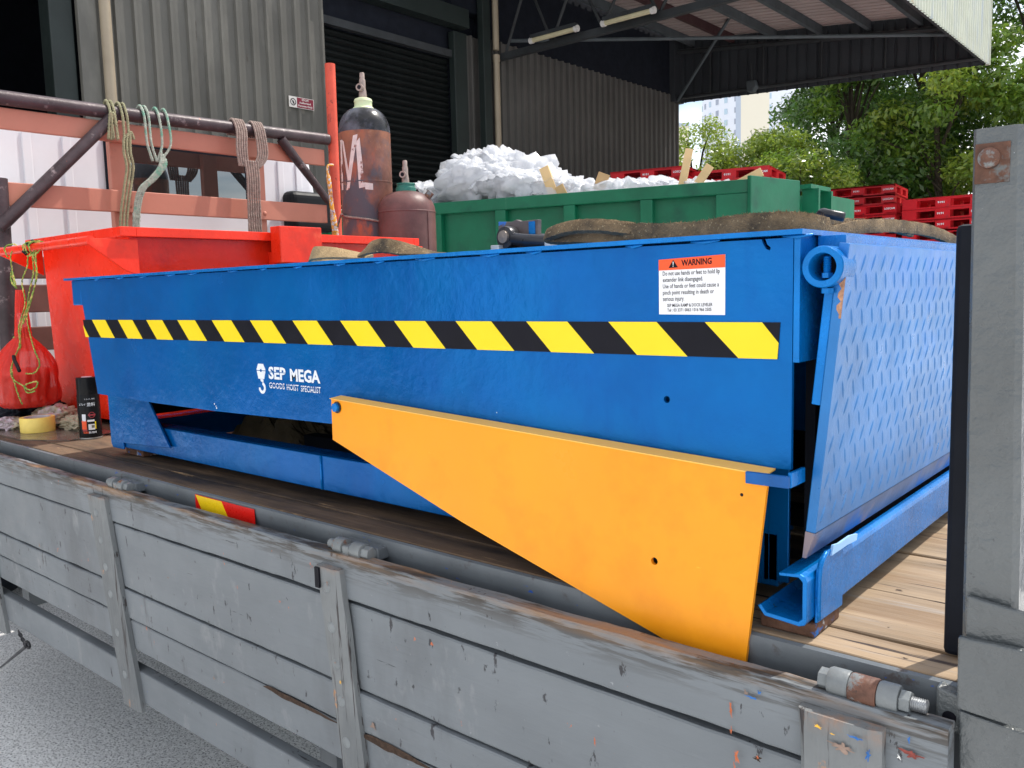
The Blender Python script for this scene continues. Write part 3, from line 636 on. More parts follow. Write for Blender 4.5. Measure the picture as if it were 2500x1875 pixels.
for s in [x * .085 for x in range(1, 38)]:
    for t_ in (.28, .55, .85, 1.2):
        h = fheap(s, .75) * (1.0 if t_ < 1 else .7) * (.82 if t_ < .3 else 1)
        if random.random() < (.55 if h < .15 else .3): continue
        rr = random.uniform(.11, .19) * (1 + h * .6)
        top = ZT - .02 + h - rr * .62
        blob(hm, gp(s + random.uniform(-.05, .05), t_ + random.uniform(-.07, .07), top + random.uniform(-.03, .02)), rr * random.uniform(1.1, 1.7), rr * random.uniform(.9, 1.3), rr * random.uniform(.7, 1.0), k); k += 1
        if h > .25: blob(hm, gp(s + random.uniform(-.08, .08), t_ - .05, ZT + h * .45), rr * 1.5, rr * 1.2, rr * 1.2, k + 500)
hp = hm.build('plastic_film', film, None, smooth=True); tag(hp, 'heap of crumpled white plastic film rising out of the green skip', 'plastic waste', kind='stuff')
# loose folded film sheets lying on the heap
for k, (s, t, z, sx, sz, rot) in enumerate(((1.55, .4, .20, .26, .14, .4), (2.2, .5, .46, .22, .13, -.5), (2.62, .35, .22, .26, .14, .9), (.9, .5, .16, .28, .08, .2), (.45, .5, .10, .25, .07, .0), (2.95, .3, .09, .26, .07, .6), (1.9, .28, .24, .24, .15, -.2))):
    mb = MB(); n = 26; c0 = gp(s, t, ZT + z - .07); V = []
    for i in range(n + 1):
        for j in range(n + 1):
            a = i / n - .5; b = j / n - .5; q = Vector((a * 3.4 + k * 5, b * 3.4, k))
            d = noise.turbulence(q, 4, True, noise_basis='PERLIN_ORIGINAL') * .16 * sz / .2
            e = noise.noise(q * 2.2) * .05; V.append(c0 + u * (a * sx * 2 * math.cos(rot) + e) + nrm * (b * .5 + e) + Vector((0, 0, d * .5 - (a * a + b * b) * sz * 1.6 + sz * .25 + e)))
    mb.add(V, [(i * (n + 1) + j, (i + 1) * (n + 1) + j, (i + 1) * (n + 1) + j + 1, i * (n + 1) + j + 1) for i in range(n) for j in range(n)])
    LB = ['low sheet on the middle of the heap', 'sheet draped over the peak of the heap', 'sheet sagging down the left flank of the heap', 'flat billowing sheet behind the leaning slat', 'flat sheet beside the skip corner', 'thin sheet trailing to the left end of the skip', 'sheet folded over the skip rail under the peak']
    f_ = mb.build('film_sheet', film, None, smooth=True); tag(f_, 'crumpled clear-white plastic ' + LB[k], 'plastic sheet', 'loose plastic sheets on the skip')
def slat(s, t, z0, z1, lean, wd, lb, m=timber, th=.012, leanv=0):
    mb = MB(); mb.beam(gp(s, t, ZT + z0), gp(s + lean, t + leanv, ZT + z1), wd, th, nrm)
    tag(mb.build('wooden_slat', m, None, bevel=.002), lb, 'slat' if m is timber else 'cardboard', 'slats sticking out of the skip')
slat(.50, .18, -.02, .26, -.06, .055, 'tallest pale timber slat standing in the skip near its corner')
slat(.40, .16, -.02, .13, -.11, .06, 'short rounded timber slat leaning right beside the tallest one')
slat(.16, .16, -.04, .06, -.22, .06, 'low splayed timber slat lying nearly flat at the skip corner')
slat(1.46, .15, .0, .22, .08, .075, 'wide folded timber slat leaning left over the film', th=.02)
slat(1.12, .18, .02, .14, -.05, .09, 'short brown cardboard angle poking from the film', card)
slat(1.36, .12, -.03, .07, .05, .07, 'small scrap of cardboard at the skip rail', card)
cb = MB(); cb.beam(gp(3.0, .1, ZT + .01), gp(3.42, .4, ZT + .07), .3, .012, (0, 0, 1)); cb.beam(gp(2.75, .06, ZT + .0), gp(3.0, .2, ZT + .04), .12, .01, (0, 0, 1))
tag(cb.build('cardboard_sheet', card, None), 'torn brown cardboard sheets over the left end of the green skip', 'cardboard')

# ================================================================ LORRY
lo = thing('flatbed_lorry', 'grey wooden-sided flatbed lorry with white cab carrying the blue dock leveler', 'lorry', (-2, 1.1, 0))
DZ = 1.065; DY0 = -.022; DY1 = 2.38
dk = MB(); dk.box(-3.95, -.16, .15, DY1 - .1, .93, DZ - .032)
for x in (-3.6, -3.0, -2.4, -1.8, -1.2, -.6): dk.box(x - .03, x + .03, .03, DY1 - .05, .86, .93)
dk.box(-4.0, -.16, .75, .83, .68, .86); dk.box(-4.0, -.16, 1.55, 1.63, .68, .86)
deck = dk.build('deck_frame', railg, lo)
ys = [DY0 + .004, .053, .222, .422, .565, .73, .92, 1.10, 1.28, 1.47, 1.66, 1.85, 2.04, 2.22, DY1]
for i in range(len(ys) - 1):
    a, b = ys[i] + .003, ys[i + 1] - .003; dz = random.uniform(-.002, .002) if i else 0
    xm = -.64 + .09 * (i % 3)
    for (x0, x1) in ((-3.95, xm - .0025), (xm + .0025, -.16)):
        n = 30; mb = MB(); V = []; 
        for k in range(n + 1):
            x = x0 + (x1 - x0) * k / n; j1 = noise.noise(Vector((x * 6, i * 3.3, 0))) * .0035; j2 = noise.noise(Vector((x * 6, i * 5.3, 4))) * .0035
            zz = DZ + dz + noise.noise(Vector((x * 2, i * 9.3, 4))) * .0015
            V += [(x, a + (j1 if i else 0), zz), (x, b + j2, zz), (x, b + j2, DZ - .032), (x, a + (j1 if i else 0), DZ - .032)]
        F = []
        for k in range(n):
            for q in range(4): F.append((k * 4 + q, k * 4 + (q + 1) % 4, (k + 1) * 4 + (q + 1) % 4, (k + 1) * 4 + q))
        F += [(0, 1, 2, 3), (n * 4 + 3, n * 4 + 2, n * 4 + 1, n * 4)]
        mb.add(V, F); mb.build('plank', woodd if x0 < -3 else wood, deck, bevel=.0015, seg=1)  # darker wood left of the joint, paler wood right of it
# side rail: slightly dished channel face
sr = MB(); n = 30; V = []; prof = [(-.018, 1.064), (-.024, 1.062), (-.026, 1.052), (-.020, 1.03), (-.016, 1.0), (-.018, .95), (-.03, .93), (-.03, .925), (.03, .925), (.03, 1.03), (-.01, 1.045)]
for k in range(n + 1):
    x = -3.95 + (3.95 - .20) * k / n
    for (y, z) in prof: V.append((x, y + noise.noise(Vector((x * 3, z * 5, 1))) * .0015, z + (noise.noise(Vector((x * 9, 3, 3))) * .0015 if z > 1.04 else 0)))
q = len(prof)
sr.add(V, [(k * q + j, k * q + (j + 1) % q, (k + 1) * q + (j + 1) % q, (k + 1) * q + j) for k in range(n) for j in range(q)])
rail = sr.build('side_rail', railg, lo, smooth='auto')
# reflective marker on the rail
mk = MB(); yk = -.0285
def quad(pts, y, th=.0006):
    return MB().prism(pts, y, y - th)
x0, x1, zt, zb = -1.795, -1.556, 1.0575, .985
quad([(x0, zt), (x1, zt), (x1, zb), (x0, zb)], yk + .001, .001).build('marker_backing', reflr, rail)
quad([(x0 + .004, zt - .001), (x0 + .112, zt - .001), (x0 + .162, zb + .001), (x0 + .054, zb + .001)], yk - .0002).build('marker_stripe', refly, rail)
# hinges
def hinge(xc):
    x0 = xc; Y, Z = -.058, 1.046
    hb = MB(); hexb(hb, (x0 + .005, Y, Z + .001), .0125, .011, 'x', 15); hb.build('hinge_bolt', gbolt, rail, bevel=.001)
    MB().lathe([(.0, .0), (.0145, 0), (.0158, .0025), (.0158, .021), (.0150, .0235), (0, .0235)], (x0 + .0105, Y, Z + .001), 22, 'x').build('hinge_barrel', gbolt, rail, smooth='auto')
    MB().lathe([(0, 0), (.0165, 0), (.0172, .002), (.0172, .028), (.0165, .030), (0, .030)], (x0 + .0348, Y, Z - .001), 22, 'x').build('hinge_sleeve', rust, rail, smooth='auto')
    MB().lathe([(0, 0), (.0148, 0), (.0157, .0025), (.0157, .019), (.0148, .0215), (0, .0215)], (x0 + .0655, Y, Z), 22, 'x').build('hinge_barrel', gbolt, rail, smooth='auto')
    nb = MB(); hexb(nb, (x0 + .093, Y, Z), .0125, .011, 'x', 30); nb.build('hinge_nut', gbolt, rail, bevel=.001)
    th = MB(); prof = [(0, 0)]
    for k in range(8): prof += [(.0078, k * .0021), (.0066, k * .0021 + .001)]
    prof.append((0, .0168)); th.lathe(prof, (x0 + .099, Y, Z), 16, 'x'); th.build('threaded_end', bolt, rail, smooth='auto')
    for a, b in ((.013, .031), (.068, .084)): MB().box(x0 + a, x0 + b, -.052, -.026, 1.030, 1.045).build('hinge_lug', railg, rail, bevel=.002)
hinge(-.350)
def hinge_small(xc):
    x0 = xc
    MB().lathe([(0, 0), (.009, 0), (.009, .024), (0, .024)], (x0, -.056, 1.045), 14, 'x').build('hinge_pin', gbolt, rail, smooth='auto')
    MB().lathe([(0, 0), (.0145, 0), (.0155, .002), (.0155, .026), (0, .028)], (x0 + .02, -.056, 1.045), 18, 'x').build('hinge_barrel', gbolt, rail, smooth='auto')
    MB().lathe([(0, 0), (.0145, 0), (.0155, .002), (.0155, .028), (0, .03)], (x0 + .068, -.056, 1.044), 18, 'x').build('hinge_barrel', gbolt, rail, smooth='auto')
    mb = MB(); hexb(mb, (x0 + .106, -.056, 1.044), .0125, .018, 'x', 15); mb.build('hinge_bolt', gbolt, rail, bevel=.001)
    mb = MB(); mb.box(x0 + .048, x0 + .067, -.070, -.046, 1.0, 1.052); mb.build('hinge_strap', gbolt, rail, bevel=.003)
    mb = MB(); mb.box(x0 + .02, x0 + .12, -.046, -.02, 1.03, 1.052); mb.build('hinge_lug', railg, rail, bevel=.002)
hinge_small(-1.262); hinge_small(-2.165)
# drop side hanging on the hinges, bottom leaning in a little
def py(z): return -.078 + (1.04 - z) * .045
ds = MB(); n = 20
ds.add([(x, py(z) + d, z) for x in (-3.95, -.45) for (d, z) in ((0, .567), (.03, .567), (.03, .480), (0, .480))], [(0, 1, 5, 4), (1, 2, 6, 5), (2, 3, 7, 6), (3, 0, 4, 7), (0, 3, 2, 1), (4, 5, 6, 7)])
drop = ds.build('drop_side', board, lo, bevel=.004)
levels = [(1.037, .9515, 0), (.947, .784, .002), (.780, .7045, -.001), (.700, .622, .001)]
def plankboard(x0, x1, zt, zb, off, seed, gap0=0, gap1=0):
    n = int((x1 - x0) / .02); V = []; th = .026
    for k in range(n + 1):
        f = k / n; x = x0 + (x1 - x0) * f
        e = noise.noise(Vector((x * 9, seed, 1))) * .0022; e2 = noise.noise(Vector((x * 9, seed, 7))) * .0022; rgh = noise.noise(Vector((x * 45, seed, 3))) * .0009
        zt_, zb_ = zt + e + rgh - gap0 * f, zb + e2 + rgh + gap1 * max(0, math.sin(math.pi * f)) ; bow = noise.noise(Vector((x * 1.3, seed, 5))) * .002
        cz = [(0.002, zt_), (0.0, zt_ - .003), (0, zb_ + .003), (.002, zb_), (th, zb_), (th, zt_)]
        for d, z in cz: V.append((x, py(z) + off + d + bow, z))
    q = 6; F = [(k * q + j, k * q + (j + 1) % q, (k + 1) * q + (j + 1) % q, (k + 1) * q + j) for k in range(n) for j in range(q)]
    F += [tuple(range(q)), tuple(n * q + j for j in range(q))[::-1]]
    return MB().add(V, F).build('plank', board, drop)
bays = [(-3.95, -3.06), (-3.055, -2.16), (-2.155, -1.215), (-1.21, -.21)]
plankboard(-3.95, -2.162, levels[0][0], levels[0][1], 0, 91)
plankboard(-2.158, -.21, levels[0][0], levels[0][1], 0, 92, 0, .0045)
for bi, (a, b) in enumerate(bays):
    for li, (zt, zb, off) in enumerate(levels):
        if li == 0: continue
        g0 = 0; g1 = 0
        if bi == 3 and li == 0: g1 = .005
        if bi == 3 and li == 1: g0 = .006
        if bi == 3 and li == 3: g0 = .004
        plankboard(a, b - .001, zt, zb, off + (.003 if bi == 3 and li == 1 else 0), bi * 7 + li, g0, g1)
# battens
def post(xt, xb, w_, zt, zb, th=.016, notch=False, rivets=()):
    V = []; n = 40
    for k in range(n + 1):
        f = k / n; z = zt + (zb - zt) * f; x = xt + (xb - xt) * f; e = noise.noise(Vector((z * 12, xt, 2))) * .0025; e2 = noise.noise(Vector((z * 12, xt, 8))) * .002
        x0, x1 = x - w_ / 2 + e, x + w_ / 2 + e2; y = py(z)
        for (xx, yy) in ((x0, y), (x0, y - th * .7), (x0 + .006, y - th), (x1 - .014, y - th), (x1, y - th * .72), (x1, y)): V.append((xx, yy, z))
    q = 6; F = [(k * q + j, k * q + (j + 1) % q, (k + 1) * q + (j + 1) % q, (k + 1) * q + j) for k in range(n) for j in range(q)] + [tuple(range(q)), tuple(n * q + j for j in range(q))[::-1]]
    pb = MB().add(V, F).build('batten', batten, drop)
    for rz in rivets:
        f = (rz - zt) / (zb - zt); x = xt + (xb - xt) * f - .006
        MB().lathe([(0, -.0022), (.007, -.0018), (.0105, -.0006), (.011, .0)], (x, py(rz) - th, rz), 16, 'y').build('coach_bolt', gbolt, drop, smooth=True)
    return pb
post(-3.10, -3.03, .10, 1.02, .44, rivets=(.95, .75, .55))
post(-2.175, -2.11, .092, 1.012, .462, rivets=(.97, .90, .83, .76, .66, .55))
post(-1.232, -1.195, .066, 1.012, .44, rivets=(.975, .90, .83, .76, .68, .55))
post(-.318, -.300, .092, 1.020, .44, th=.018, rivets=(.947, .83, .70, .55))
MB().box(-1.262, -1.250, -.0965, -.0925, .972, 1.010).build('split_notch', ink, drop)
def smear(x, z, w_, h, m, off, seed, nm='paint_smear'):
    k = 34; pts = []
    for a in range(k):
        t = 2 * math.pi * a / k; rr = .32 + 1.5 * abs(noise.noise(Vector((math.cos(t) * 1.6 + seed * 1.7, math.sin(t) * 1.6, seed)))) + .45 * noise.noise(Vector((math.cos(t) * 7 + seed, math.sin(t) * 7, 5)))
        pts.append((x + w_ / 2 * math.cos(t) * rr, py(z) - off, z + h / 2 * math.sin(t) * rr))
    pts = [(a, py(c) - off, c) for a, b, c in pts]
    MB().add(pts, [tuple(range(k))]).build(nm, m, drop)
sm_o = mat('orange_paint_smear', (.50, .13, .05), .5, var=.3, vs=90, bump=.5); sm_b = mat('blue_paint_smear', (.02, .13, .40), .5, var=.4, vs=90, bump=.5); sm_y = mat('yellow_paint_smear', (.72, .40, .04), .5, var=.3, vs=90, bump=.5)
sm_r = mat('dried_red_smear', (.20, .045, .035), .6, var=.5, vs=120, bump=.8); sm_w = mat('white_speck', (.7, .7, .68), .6, var=.1); sm_k = mat('dark_knot', (.05, .03, .02), .9, var=.5, vs=160, bump=1); sm_f = mat('faded_orange_stain', (.24, .17, .135), .6, var=.3, vs=60, bump=.5)
O = .0035
for q in ((-.452, .982, .006, .022, sm_o, O, 1), (-.452, .955, .004, .012, sm_o, O, 2), (-.446, .925, .007, .024, sm_o, O, 3), (-.448, .900, .005, .03, sm_o, O, 4), (-.418, .932, .013, .014, sm_k, O, 5), (-.418, .934, .004, .005, sm_o, O + .0006, 6),
          (-.243, .999, .022, .012, sm_r, O, 7), (-.257, .992, .0045, .005, sm_w, O, 8), (-.423, 1.008, .02, .004, sm_b, O, 9), (-.432, 1.012, .008, .007, sm_f, O, 10), (-.247, 1.015, .004, .009, sm_b, O, 11), (-.415, 1.017, .006, .005, sm_b, O, 12),
          (-1.41, .905, .008, .006, sm_o, O, 13), (-.98, .93, .007, .008, sm_o, O, 14), (-.66, .87, .004, .016, sm_o, O, 15), (-1.86, .86, .010, .005, sm_f, O, 16), (-1.70, .66, .012, .010, sm_f, O, 17), (-1.15, .73, .02, .016, sm_f, O, 18), (-2.0, .70, .008, .014, sm_o, O, 19), (-2.62, .80, .012, .012, sm_f, O, 20)):
    smear(*q)
for q in ((-.338, 1.008, .012, .005, sm_y, .0215, 21), (-.322, 1.004, .009, .003, sm_y, .0215, 22), (-.296, 1.008, .020, .005, sm_b, .0215, 23), (-.283, .993, .005, .014, sm_b, .0215, 24), (-.310, .992, .040, .014, sm_f, .0210, 25), (-1.214, .80, .006, .010, sm_y, .0195, 26), (-1.225, .835, .008, .006, sm_f, .0195, 27), (-1.228, .985, .006, .018, sm_f, .0195, 28)):
    smear(*q)
# rotten split under the third plank
for x0, x1, w0 in ((-1.50, -1.245, .006), (-1.185, -.99, .008)):
    k = 16; V = []
    for i_ in range(k + 1):
        x = x0 + (x1 - x0) * i_ / k; f = math.sin(math.pi * (i_ / k) ** .6) * w0 + .0006; zc = .701 + noise.noise(Vector((x * 20, 0, 0))) * .004
        V += [(x, py(zc) - .0042, zc + f), (x, py(zc) - .0042, zc - f * .7 - abs(noise.noise(Vector((x * 60, 3, 0)))) * .004)]
    MB().add(V, [(2 * i_, 2 * i_ + 2, 2 * i_ + 3, 2 * i_ + 1) for i_ in range(k)]).build('rotten_split', sm_k, drop)
# steel strap under the drop side + chain with pin
bt = MB(); bt.box(-1.9, -.3, .02, .05, .30, .93); 
for x in (-3.3, -1.55, -.5): MB().box(x, x + .06, .10, .16, .42, .93).build('underframe_bracket', railg, lo)
# rear wheel & tyre far under
for (x, y) in ((-.95, .22), (-.95, 2.0), (-4.9, .35), (-4.9, 2.0)):
    if x > -2:
        wl = MB().lathe([(.20, 0), (.36, .0), (.39, .03), (.39, .2), (.36, .23), (.2, .23)], (x, y, .39), 36, 'y').build('tyre', blackdark, lo, smooth='auto')
        MB().lathe([(0, .06), (.12, .05), (.2, .0), (.2, .23), (0, .2)], (x, y, .39), 28, 'y').build('rim', gbolt, wl, smooth='auto')
    else:
        wl = MB().lathe([(.20, 0), (.36, .0), (.39, .03), (.39, .2), (.36, .23), (.2, .23)], (x, y, .39), 36, 'y').build('tyre', blackdark, lo, smooth='auto')
# pin on chain
ch = MB()
for i in range(6):
    c_ = Vector((-2.848 + .0085 * i, -.070, .480 - .0055 * i)); ring = [c_ + Vector((.008 * math.cos(a), .004 * math.sin(a) * (i % 2), -.005 * math.cos(a) + .005 * math.sin(a) * ((i + 1) % 2))) for a in [2 * math.pi * k / 10 for k in range(11)]]
    ch.tube(ring, .0020, 5)
ringc = Vector((-2.780, -.072, .459)); ch.tube([ringc + Vector((.016 * math.cos(a), 0, .010 * math.sin(a))) for a in [2 * math.pi * k / 14 for k in range(15)]], .0045, 6)
ch.tube([(-2.79, -.073, .452), (-3.02, -.078, .322)], [.0060, .0035], 8)
ch.build('locking_pin', steel, lo, smooth='auto')
# rear corner pillar
pl = MB(); pv = []; n = 40
for k in range(n + 1):
    z = .93 + (1.648 - .93) * k / n
    lf = -.209 - .006 * (z - 1.05) / .6; rt_ = -.160 - .010 * (z - 1.2) / .45
    w2 = noise.noise(Vector((z * 9, 0, 0))) * .0008
    for (x, y) in ((lf + .003, -.034 + w2), (rt_ - .006, -.034 - w2), (rt_, -.028), (rt_, .012), (lf, .012), (lf, -.031)): pv.append((x + w2, y, z))
q = 6; pl.add(pv, [(k * q + j, k * q + (j + 1) % q, (k + 1) * q + (j + 1) % q, (k + 1) * q + j) for k in range(n) for j in range(q)] + [tuple(range(q)), tuple(n * q + j for j in range(q))])
pil = pl.build('corner_pillar', grey, lo)
MB().lathe([(0, -.011), (.006, -.0108), (.0098, -.008), (.0105, 0)], (-.1985, -.034, 1.618), 22, 'y').build('pin_head', rust, pil, smooth='auto')
MB().box(-.212, -.181, -.0355, -.0335, 1.594, 1.633).build('rust_patch', rustp, pil, bevel=.0005)
bk = MB(); bk.prism([(-.2045, 1.172), (-.150, 1.165), (-.150, 1.10), (-.2045, 1.10)], -.044, -.036); bk.build('inner_bracket', grey, pil, bevel=.002)
bk = MB(); bk.prism([(-.209, 1.130), (-.10, 1.131), (-.10, 1.045), (-.208, 1.052)], -.055, -.046); bk.build('outer_bracket', grey, pil, bevel=.002)
bk = MB(); bk.prism([(-.207, 1.048), (-.09, 1.038), (-.09, .80), (-.198, .80)], -.050, -.040); bk.build('lower_plate', grey, pil, bevel=.002)
bk = MB(); bk.prism([(-.232, 1.064), (-.206, 1.058), (-.203, 1.015), (-.232, 1.02)], -.040, -.018); bk.build('rail_end_plate', grey, pil, bevel=.003)
MB().lathe([(0, 0), (.007, 0), (.007, .004)], (-.218, -.0405, 1.033), 14, 'y').build('plate_hole', ink, pil)
MB().box(-.2470, -.216, .045, .058, 1.066, 1.560).build('rubber_edge', blackdark, pil, bevel=.006)
wp = MB().box(-.158, -.13, .012, .02, 1.17, 1.655); wp.build('white_edge_strip', cabw, pil)
# headboard
HX = -3.85
head = MB().box(HX - .05, HX - .012, .335, 1.955, 1.066, 1.14).build('headboard', brownst, lo, bevel=.004)
for y in (.84, 1.545): MB().box(HX - .05, HX - .012, y - .042, y + .042, 1.141, 2.30).build('upright', salmon, head, bevel=.004)
MB().box(HX - .011, HX + .012, .335, 1.955, 2.20, 2.285).build('board', salmon, head, bevel=.004)
MB().box(HX - .011, HX + .012, .34, 1.955, 1.893, 1.99).build('board', salmon, head, bevel=.004)
MB().box(HX - .011, HX + .012, .34, 1.955, 1.60, 1.69).build('board', brownst, head, bevel=.004)
MB().box(HX - .011, HX + .012, .34, 1.955, 1.46, 1.575).build('board', brownst, head, bevel=.004)
MB().box(HX - .011, HX + .012, .34, 1.955, 1.30, 1.40).build('board', brownst, head, bevel=.004)
for y in (.86, 1.56):
    for z in (1.925,): MB().lathe([(0, .006), (.007, .005), (.011, .001), (.0115, 0)], (HX + .012, y, z), 14, 'x').build('rivet', salmon, head, smooth=True)
MB().tube([(HX + .03, -.25, 2.315), (HX + .03, .9, 2.322), (HX + .03, 1.965, 2.338)], .030, 16).build('top_pipe', darkpipe, head, smooth='auto')
MB().tube([(HX + .05, .795, 2.30), (HX + .05, .30, 1.80)], .026, 14).build('brace_pipe', darkpipe, head, smooth='auto')
MB().tube([(HX + .04, 1.66, 2.305), (HX + .04, 1.95, 2.0)], [.026, .018], 14).build('brace_pipe', darkpipe, head, smooth='auto')
MB().tube([(HX + .02, .325, 2.0), (HX + .02, .305, 1.065)], .034, 12).build('end_post', darkpipe, head, smooth='auto')
MB().tube([(HX + .03, 1.995, 1.065), (HX + .03, 2.005, 2.74)], .028, 16).build('end_post', redpost, head, smooth='auto')
# cab
cab_x = -4.12
cb = MB(); cb.prism([(.05, .75), (2.22, .75), (2.20, 1.5), (2.07, 2.32), (.15, 2.32), (.05, 1.6)], cab_x, cab_x - 1.6, 'x'); cab = cb.build('cab', cabw, lo, bevel=.05, seg=4)
for y in (.30, .55, .72, 1.86, 1.98): MB().box(cab_x, cab_x + .008, y - .02, y + .02, 1.2, 2.25).build('pressed_rib', cabw, cab, bevel=.006)
MB().box(cab_x + .001, cab_x + .014, .885, 1.675, 1.99, 2.27).build('window_seal', blackdark, cab, bevel=.008)
MB().box(cab_x + .014, cab_x + .017, .985, 1.625, 2.01, 2.235).build('rear_window', glass, cab)
MB().box(cab_x - .02, cab_x + .09, 1.86, 2.17, 1.86, 2.085).build('air_intake', black, cab, bevel=.04, seg=4)
MB().box(cab_x - 1.6, cab_x + .3, .8, 1.6, .6, .75).build('chassis', blackdark, lo)

# ================================================================ DOCK LEVELER
lv = thing('dock_leveler', 'bright blue steel dock leveler with yellow toe guard and hazard tape on the lorry deck', 'dock leveler', (-1.4, .6, 1.092))
Wd = 1.55
side_o = [(-2.386, 1.556), (-2.322, 1.2535), (-2.0, 1.2495), (-1.744, 1.2495), (-1.31, 1.2555), (-.9, 1.263), (-.412, 1.273), (-.412, 1.5545), (-.447, 1.5545), (-.4445, 1.548), (-.440, 1.544), (-.441, 1.5405), (-.446, 1.5425), (-.450, 1.549), (-.452, 1.5545)]
plate('side_wall', side_o, [circ(-.585, 1.349, .0048)], 0, .006, blue, lv, bevel=0)
tp = MB(); n = 60; V = []
for k in range(n + 1):
    x = -2.449 + (2.449 - .396) * k / n; e = noise.noise(Vector((x * 8, 0, 0))) * .0012; e2 = noise.noise(Vector((x * 30, 5, 0))) * .0006
    V += [(x, -.013 + e, 1.5575 + e2), (x, -.013 + e, 1.5635 + e2), (x, Wd, 1.5635), (x, Wd, 1.5575)]
tp.add(V, [(k * 4 + j, k * 4 + (j + 1) % 4, (k + 1) * 4 + (j + 1) % 4, (k + 1) * 4 + j) for k in range(n) for j in range(4)] + [(0, 1, 2, 3), (n * 4 + 3, n * 4 + 2, n * 4 + 1, n * 4)])
top = tp.build('top_plate', blue_edge, lv)
wb = MB()
for k in range(16):
    x = -2.3 + k * .125 + random.uniform(-.03, .03); l = random.uniform(.02, .05)
    wb.tube([(x, -.001, 1.5565), (x + l / 2, -.0025, 1.555), (x + l, -.001, 1.5565)], [.0012, .0028, .0012], 6)
wb.build('weld_bead', blue_edge, lv, smooth=True)['kind'] = 'stuff'
MB().box(-2.443, -2.388, .004, Wd, 1.49, 1.5572).build('rear_hinge_beam', blue, lv, bevel=.003)
MB().box(-2.32, -.43, .3, .308, 1.27, 1.557).build('cross_rib', blue, lv)
MB().box(-2.38, -.42, Wd - .008, Wd - .002, 1.17, 1.557).build('side_wall', blue, lv)  # far wall, lengthened downward to keep light from under the platform
MB().box(-2.40, -.5, .70, .71, 1.10, 1.55).build('shade_plate', intd, lv)  # added near-black plate, darkens the space under the platform
MB().box(-2.40, -2.39, .08, Wd - .1, 1.17, 1.49).build('rear_shade_plate', intd, lv)  # added dark plate, closes the rear against light
# front header and hinge
MB().box(-.4115, -.4035, .0, .075, 1.405, 1.5572).build('header_plate', blue_edge, lv, bevel=.001)
MB().box(-.400, -.366, .045, Wd - .02, 1.50, 1.5570).build('hinge_knuckle', blue_edge, lv, bevel=.001)
MB().box(-.425, -.412, .076, Wd - .02, 1.10, 1.5572).build('inner_header', intd, lv)  # near-black header: shade behind the lip put into its colour
ht = MB().lathe([(.0158, .036), (.0158, -.006), (.0166, -.0075), (.0235, -.0075), (.0246, -.006), (.0246, .036)], (-.3765, .006, 1.5185), 36, 'y').build('hinge_tube', blue_edge, lv, smooth='auto')
MB().lathe([(0, .030), (.0157, .030)], (-.3765, .006, 1.5185), 24, 'y').build('tube_shade_disc', ink, lv)  # black disc painting in the dark depth of the tube
hb = MB(); prof = [(0, 0)]
for k in range(10): prof += [(.0048, k * .0021), (.0040, k * .0021 + .001)]
prof += [(0, .021)]; hb.lathe(prof, (-.3755, .012, 1.511), 12); hexb(hb, (-.3755, .012, 1.5085), .0068, .006, 'z'); hexb(hb, (-.3745, .010, 1.4905), .0075, .006, 'z')
hb.build('set_screw', blue_edge, lv, smooth='auto')
# lip
l0 = Vector((-.3515, 0, 1.5450)); l1 = Vector((-.3905, 0, 1.1590)); ld = (l1 - l0); LL = ld.length; ld.normalize(); ln = Vector((-ld.z, 0, ld.x)); 
if ln.x < 0: ln = -ln
def lp(s, y, h): return l0 + ld * s + Vector((0, y, 0)) + ln * h
def lbox(mb, s0, s1, y0, y1, h0, h1):
    P = [lp(s, y, h) for h in (h0, h1) for s, y in ((s0, y0), (s1, y0), (s1, y1), (s0, y1))]
    return mb.add(P, [(0, 3, 2, 1), (4, 5, 6, 7), (0, 1, 5, 4), (1, 2, 6, 5), (2, 3, 7, 6), (3, 0, 4, 7)])
lm = MB(); lbox(lm, 0, LL - .034, .016, Wd, -.0125, 0)
lip = lm.build('lip', lipblue, lv, bevel=.0012)
P = [lp(LL - .034, y, h) for y in (.016, Wd) for h in (-.0125, 0)] + [lp(LL, y, -.0080) for y in (.016, Wd)] + [lp(LL, y, -.0125) for y in (.016, Wd)]
MB().add(P, [(0, 1, 4, 6), (3, 2, 7, 5), (1, 3, 5, 4), (4, 5, 7, 6), (6, 7, 2, 0)]).build('bevelled_edge', mat('scuffed_lip_edge', (.09, .14, .26), .4, var=.3, vs=14, bump=.3, bs=40, spots=(((.02, .12, .4), 8, .5, .6), ((.25, .2, .22), 9, .55, .65))), lip)
tm = MB()
def stud(s, y, a, L2=.0155, W2=.0027, H=.0017):
    ca_, sa_ = math.cos(a), math.sin(a); P = []
    prof = [(-1, 0, 0), (-.6, .75, 0), (0, 1, 0), (.6, .75, 0), (1, 0, 0), (.6, -.75, 0), (0, -1, 0), (-.6, -.75, 0), (-.5, 0, .8), (0, 0, 1), (.5, 0, .8)]
    for p_, q_, h in prof:
        du = p_ * L2; dv = q_ * W2; P.append(lp(s + du * ca_ - dv * sa_, y + du * sa_ + dv * ca_, h * H - .0003))
    tm.add(P, [(0, 1, 8), (1, 2, 9, 8), (2, 3, 10, 9), (3, 4, 10), (4, 5, 10), (5, 6, 9, 10), (6, 7, 8, 9), (7, 0, 8)])
row = 0; s = .022
while s < LL - .045:
    y = .034 + (.0185 if row % 2 else 0)
    while y < Wd - .02: stud(s + random.uniform(-.001, .001), y, R(-28) if row % 2 == 0 else R(24)); y += .0372
    s += .0222; row += 1
tm.build('tread_studs', lipblue, lip, smooth=True)['kind'] = 'stuff'
mb = MB(); lbox(mb, .050, .195, .018, .028, -.024, -.0128); mb.build('lip_stop', blue_edge, lip, bevel=.001)
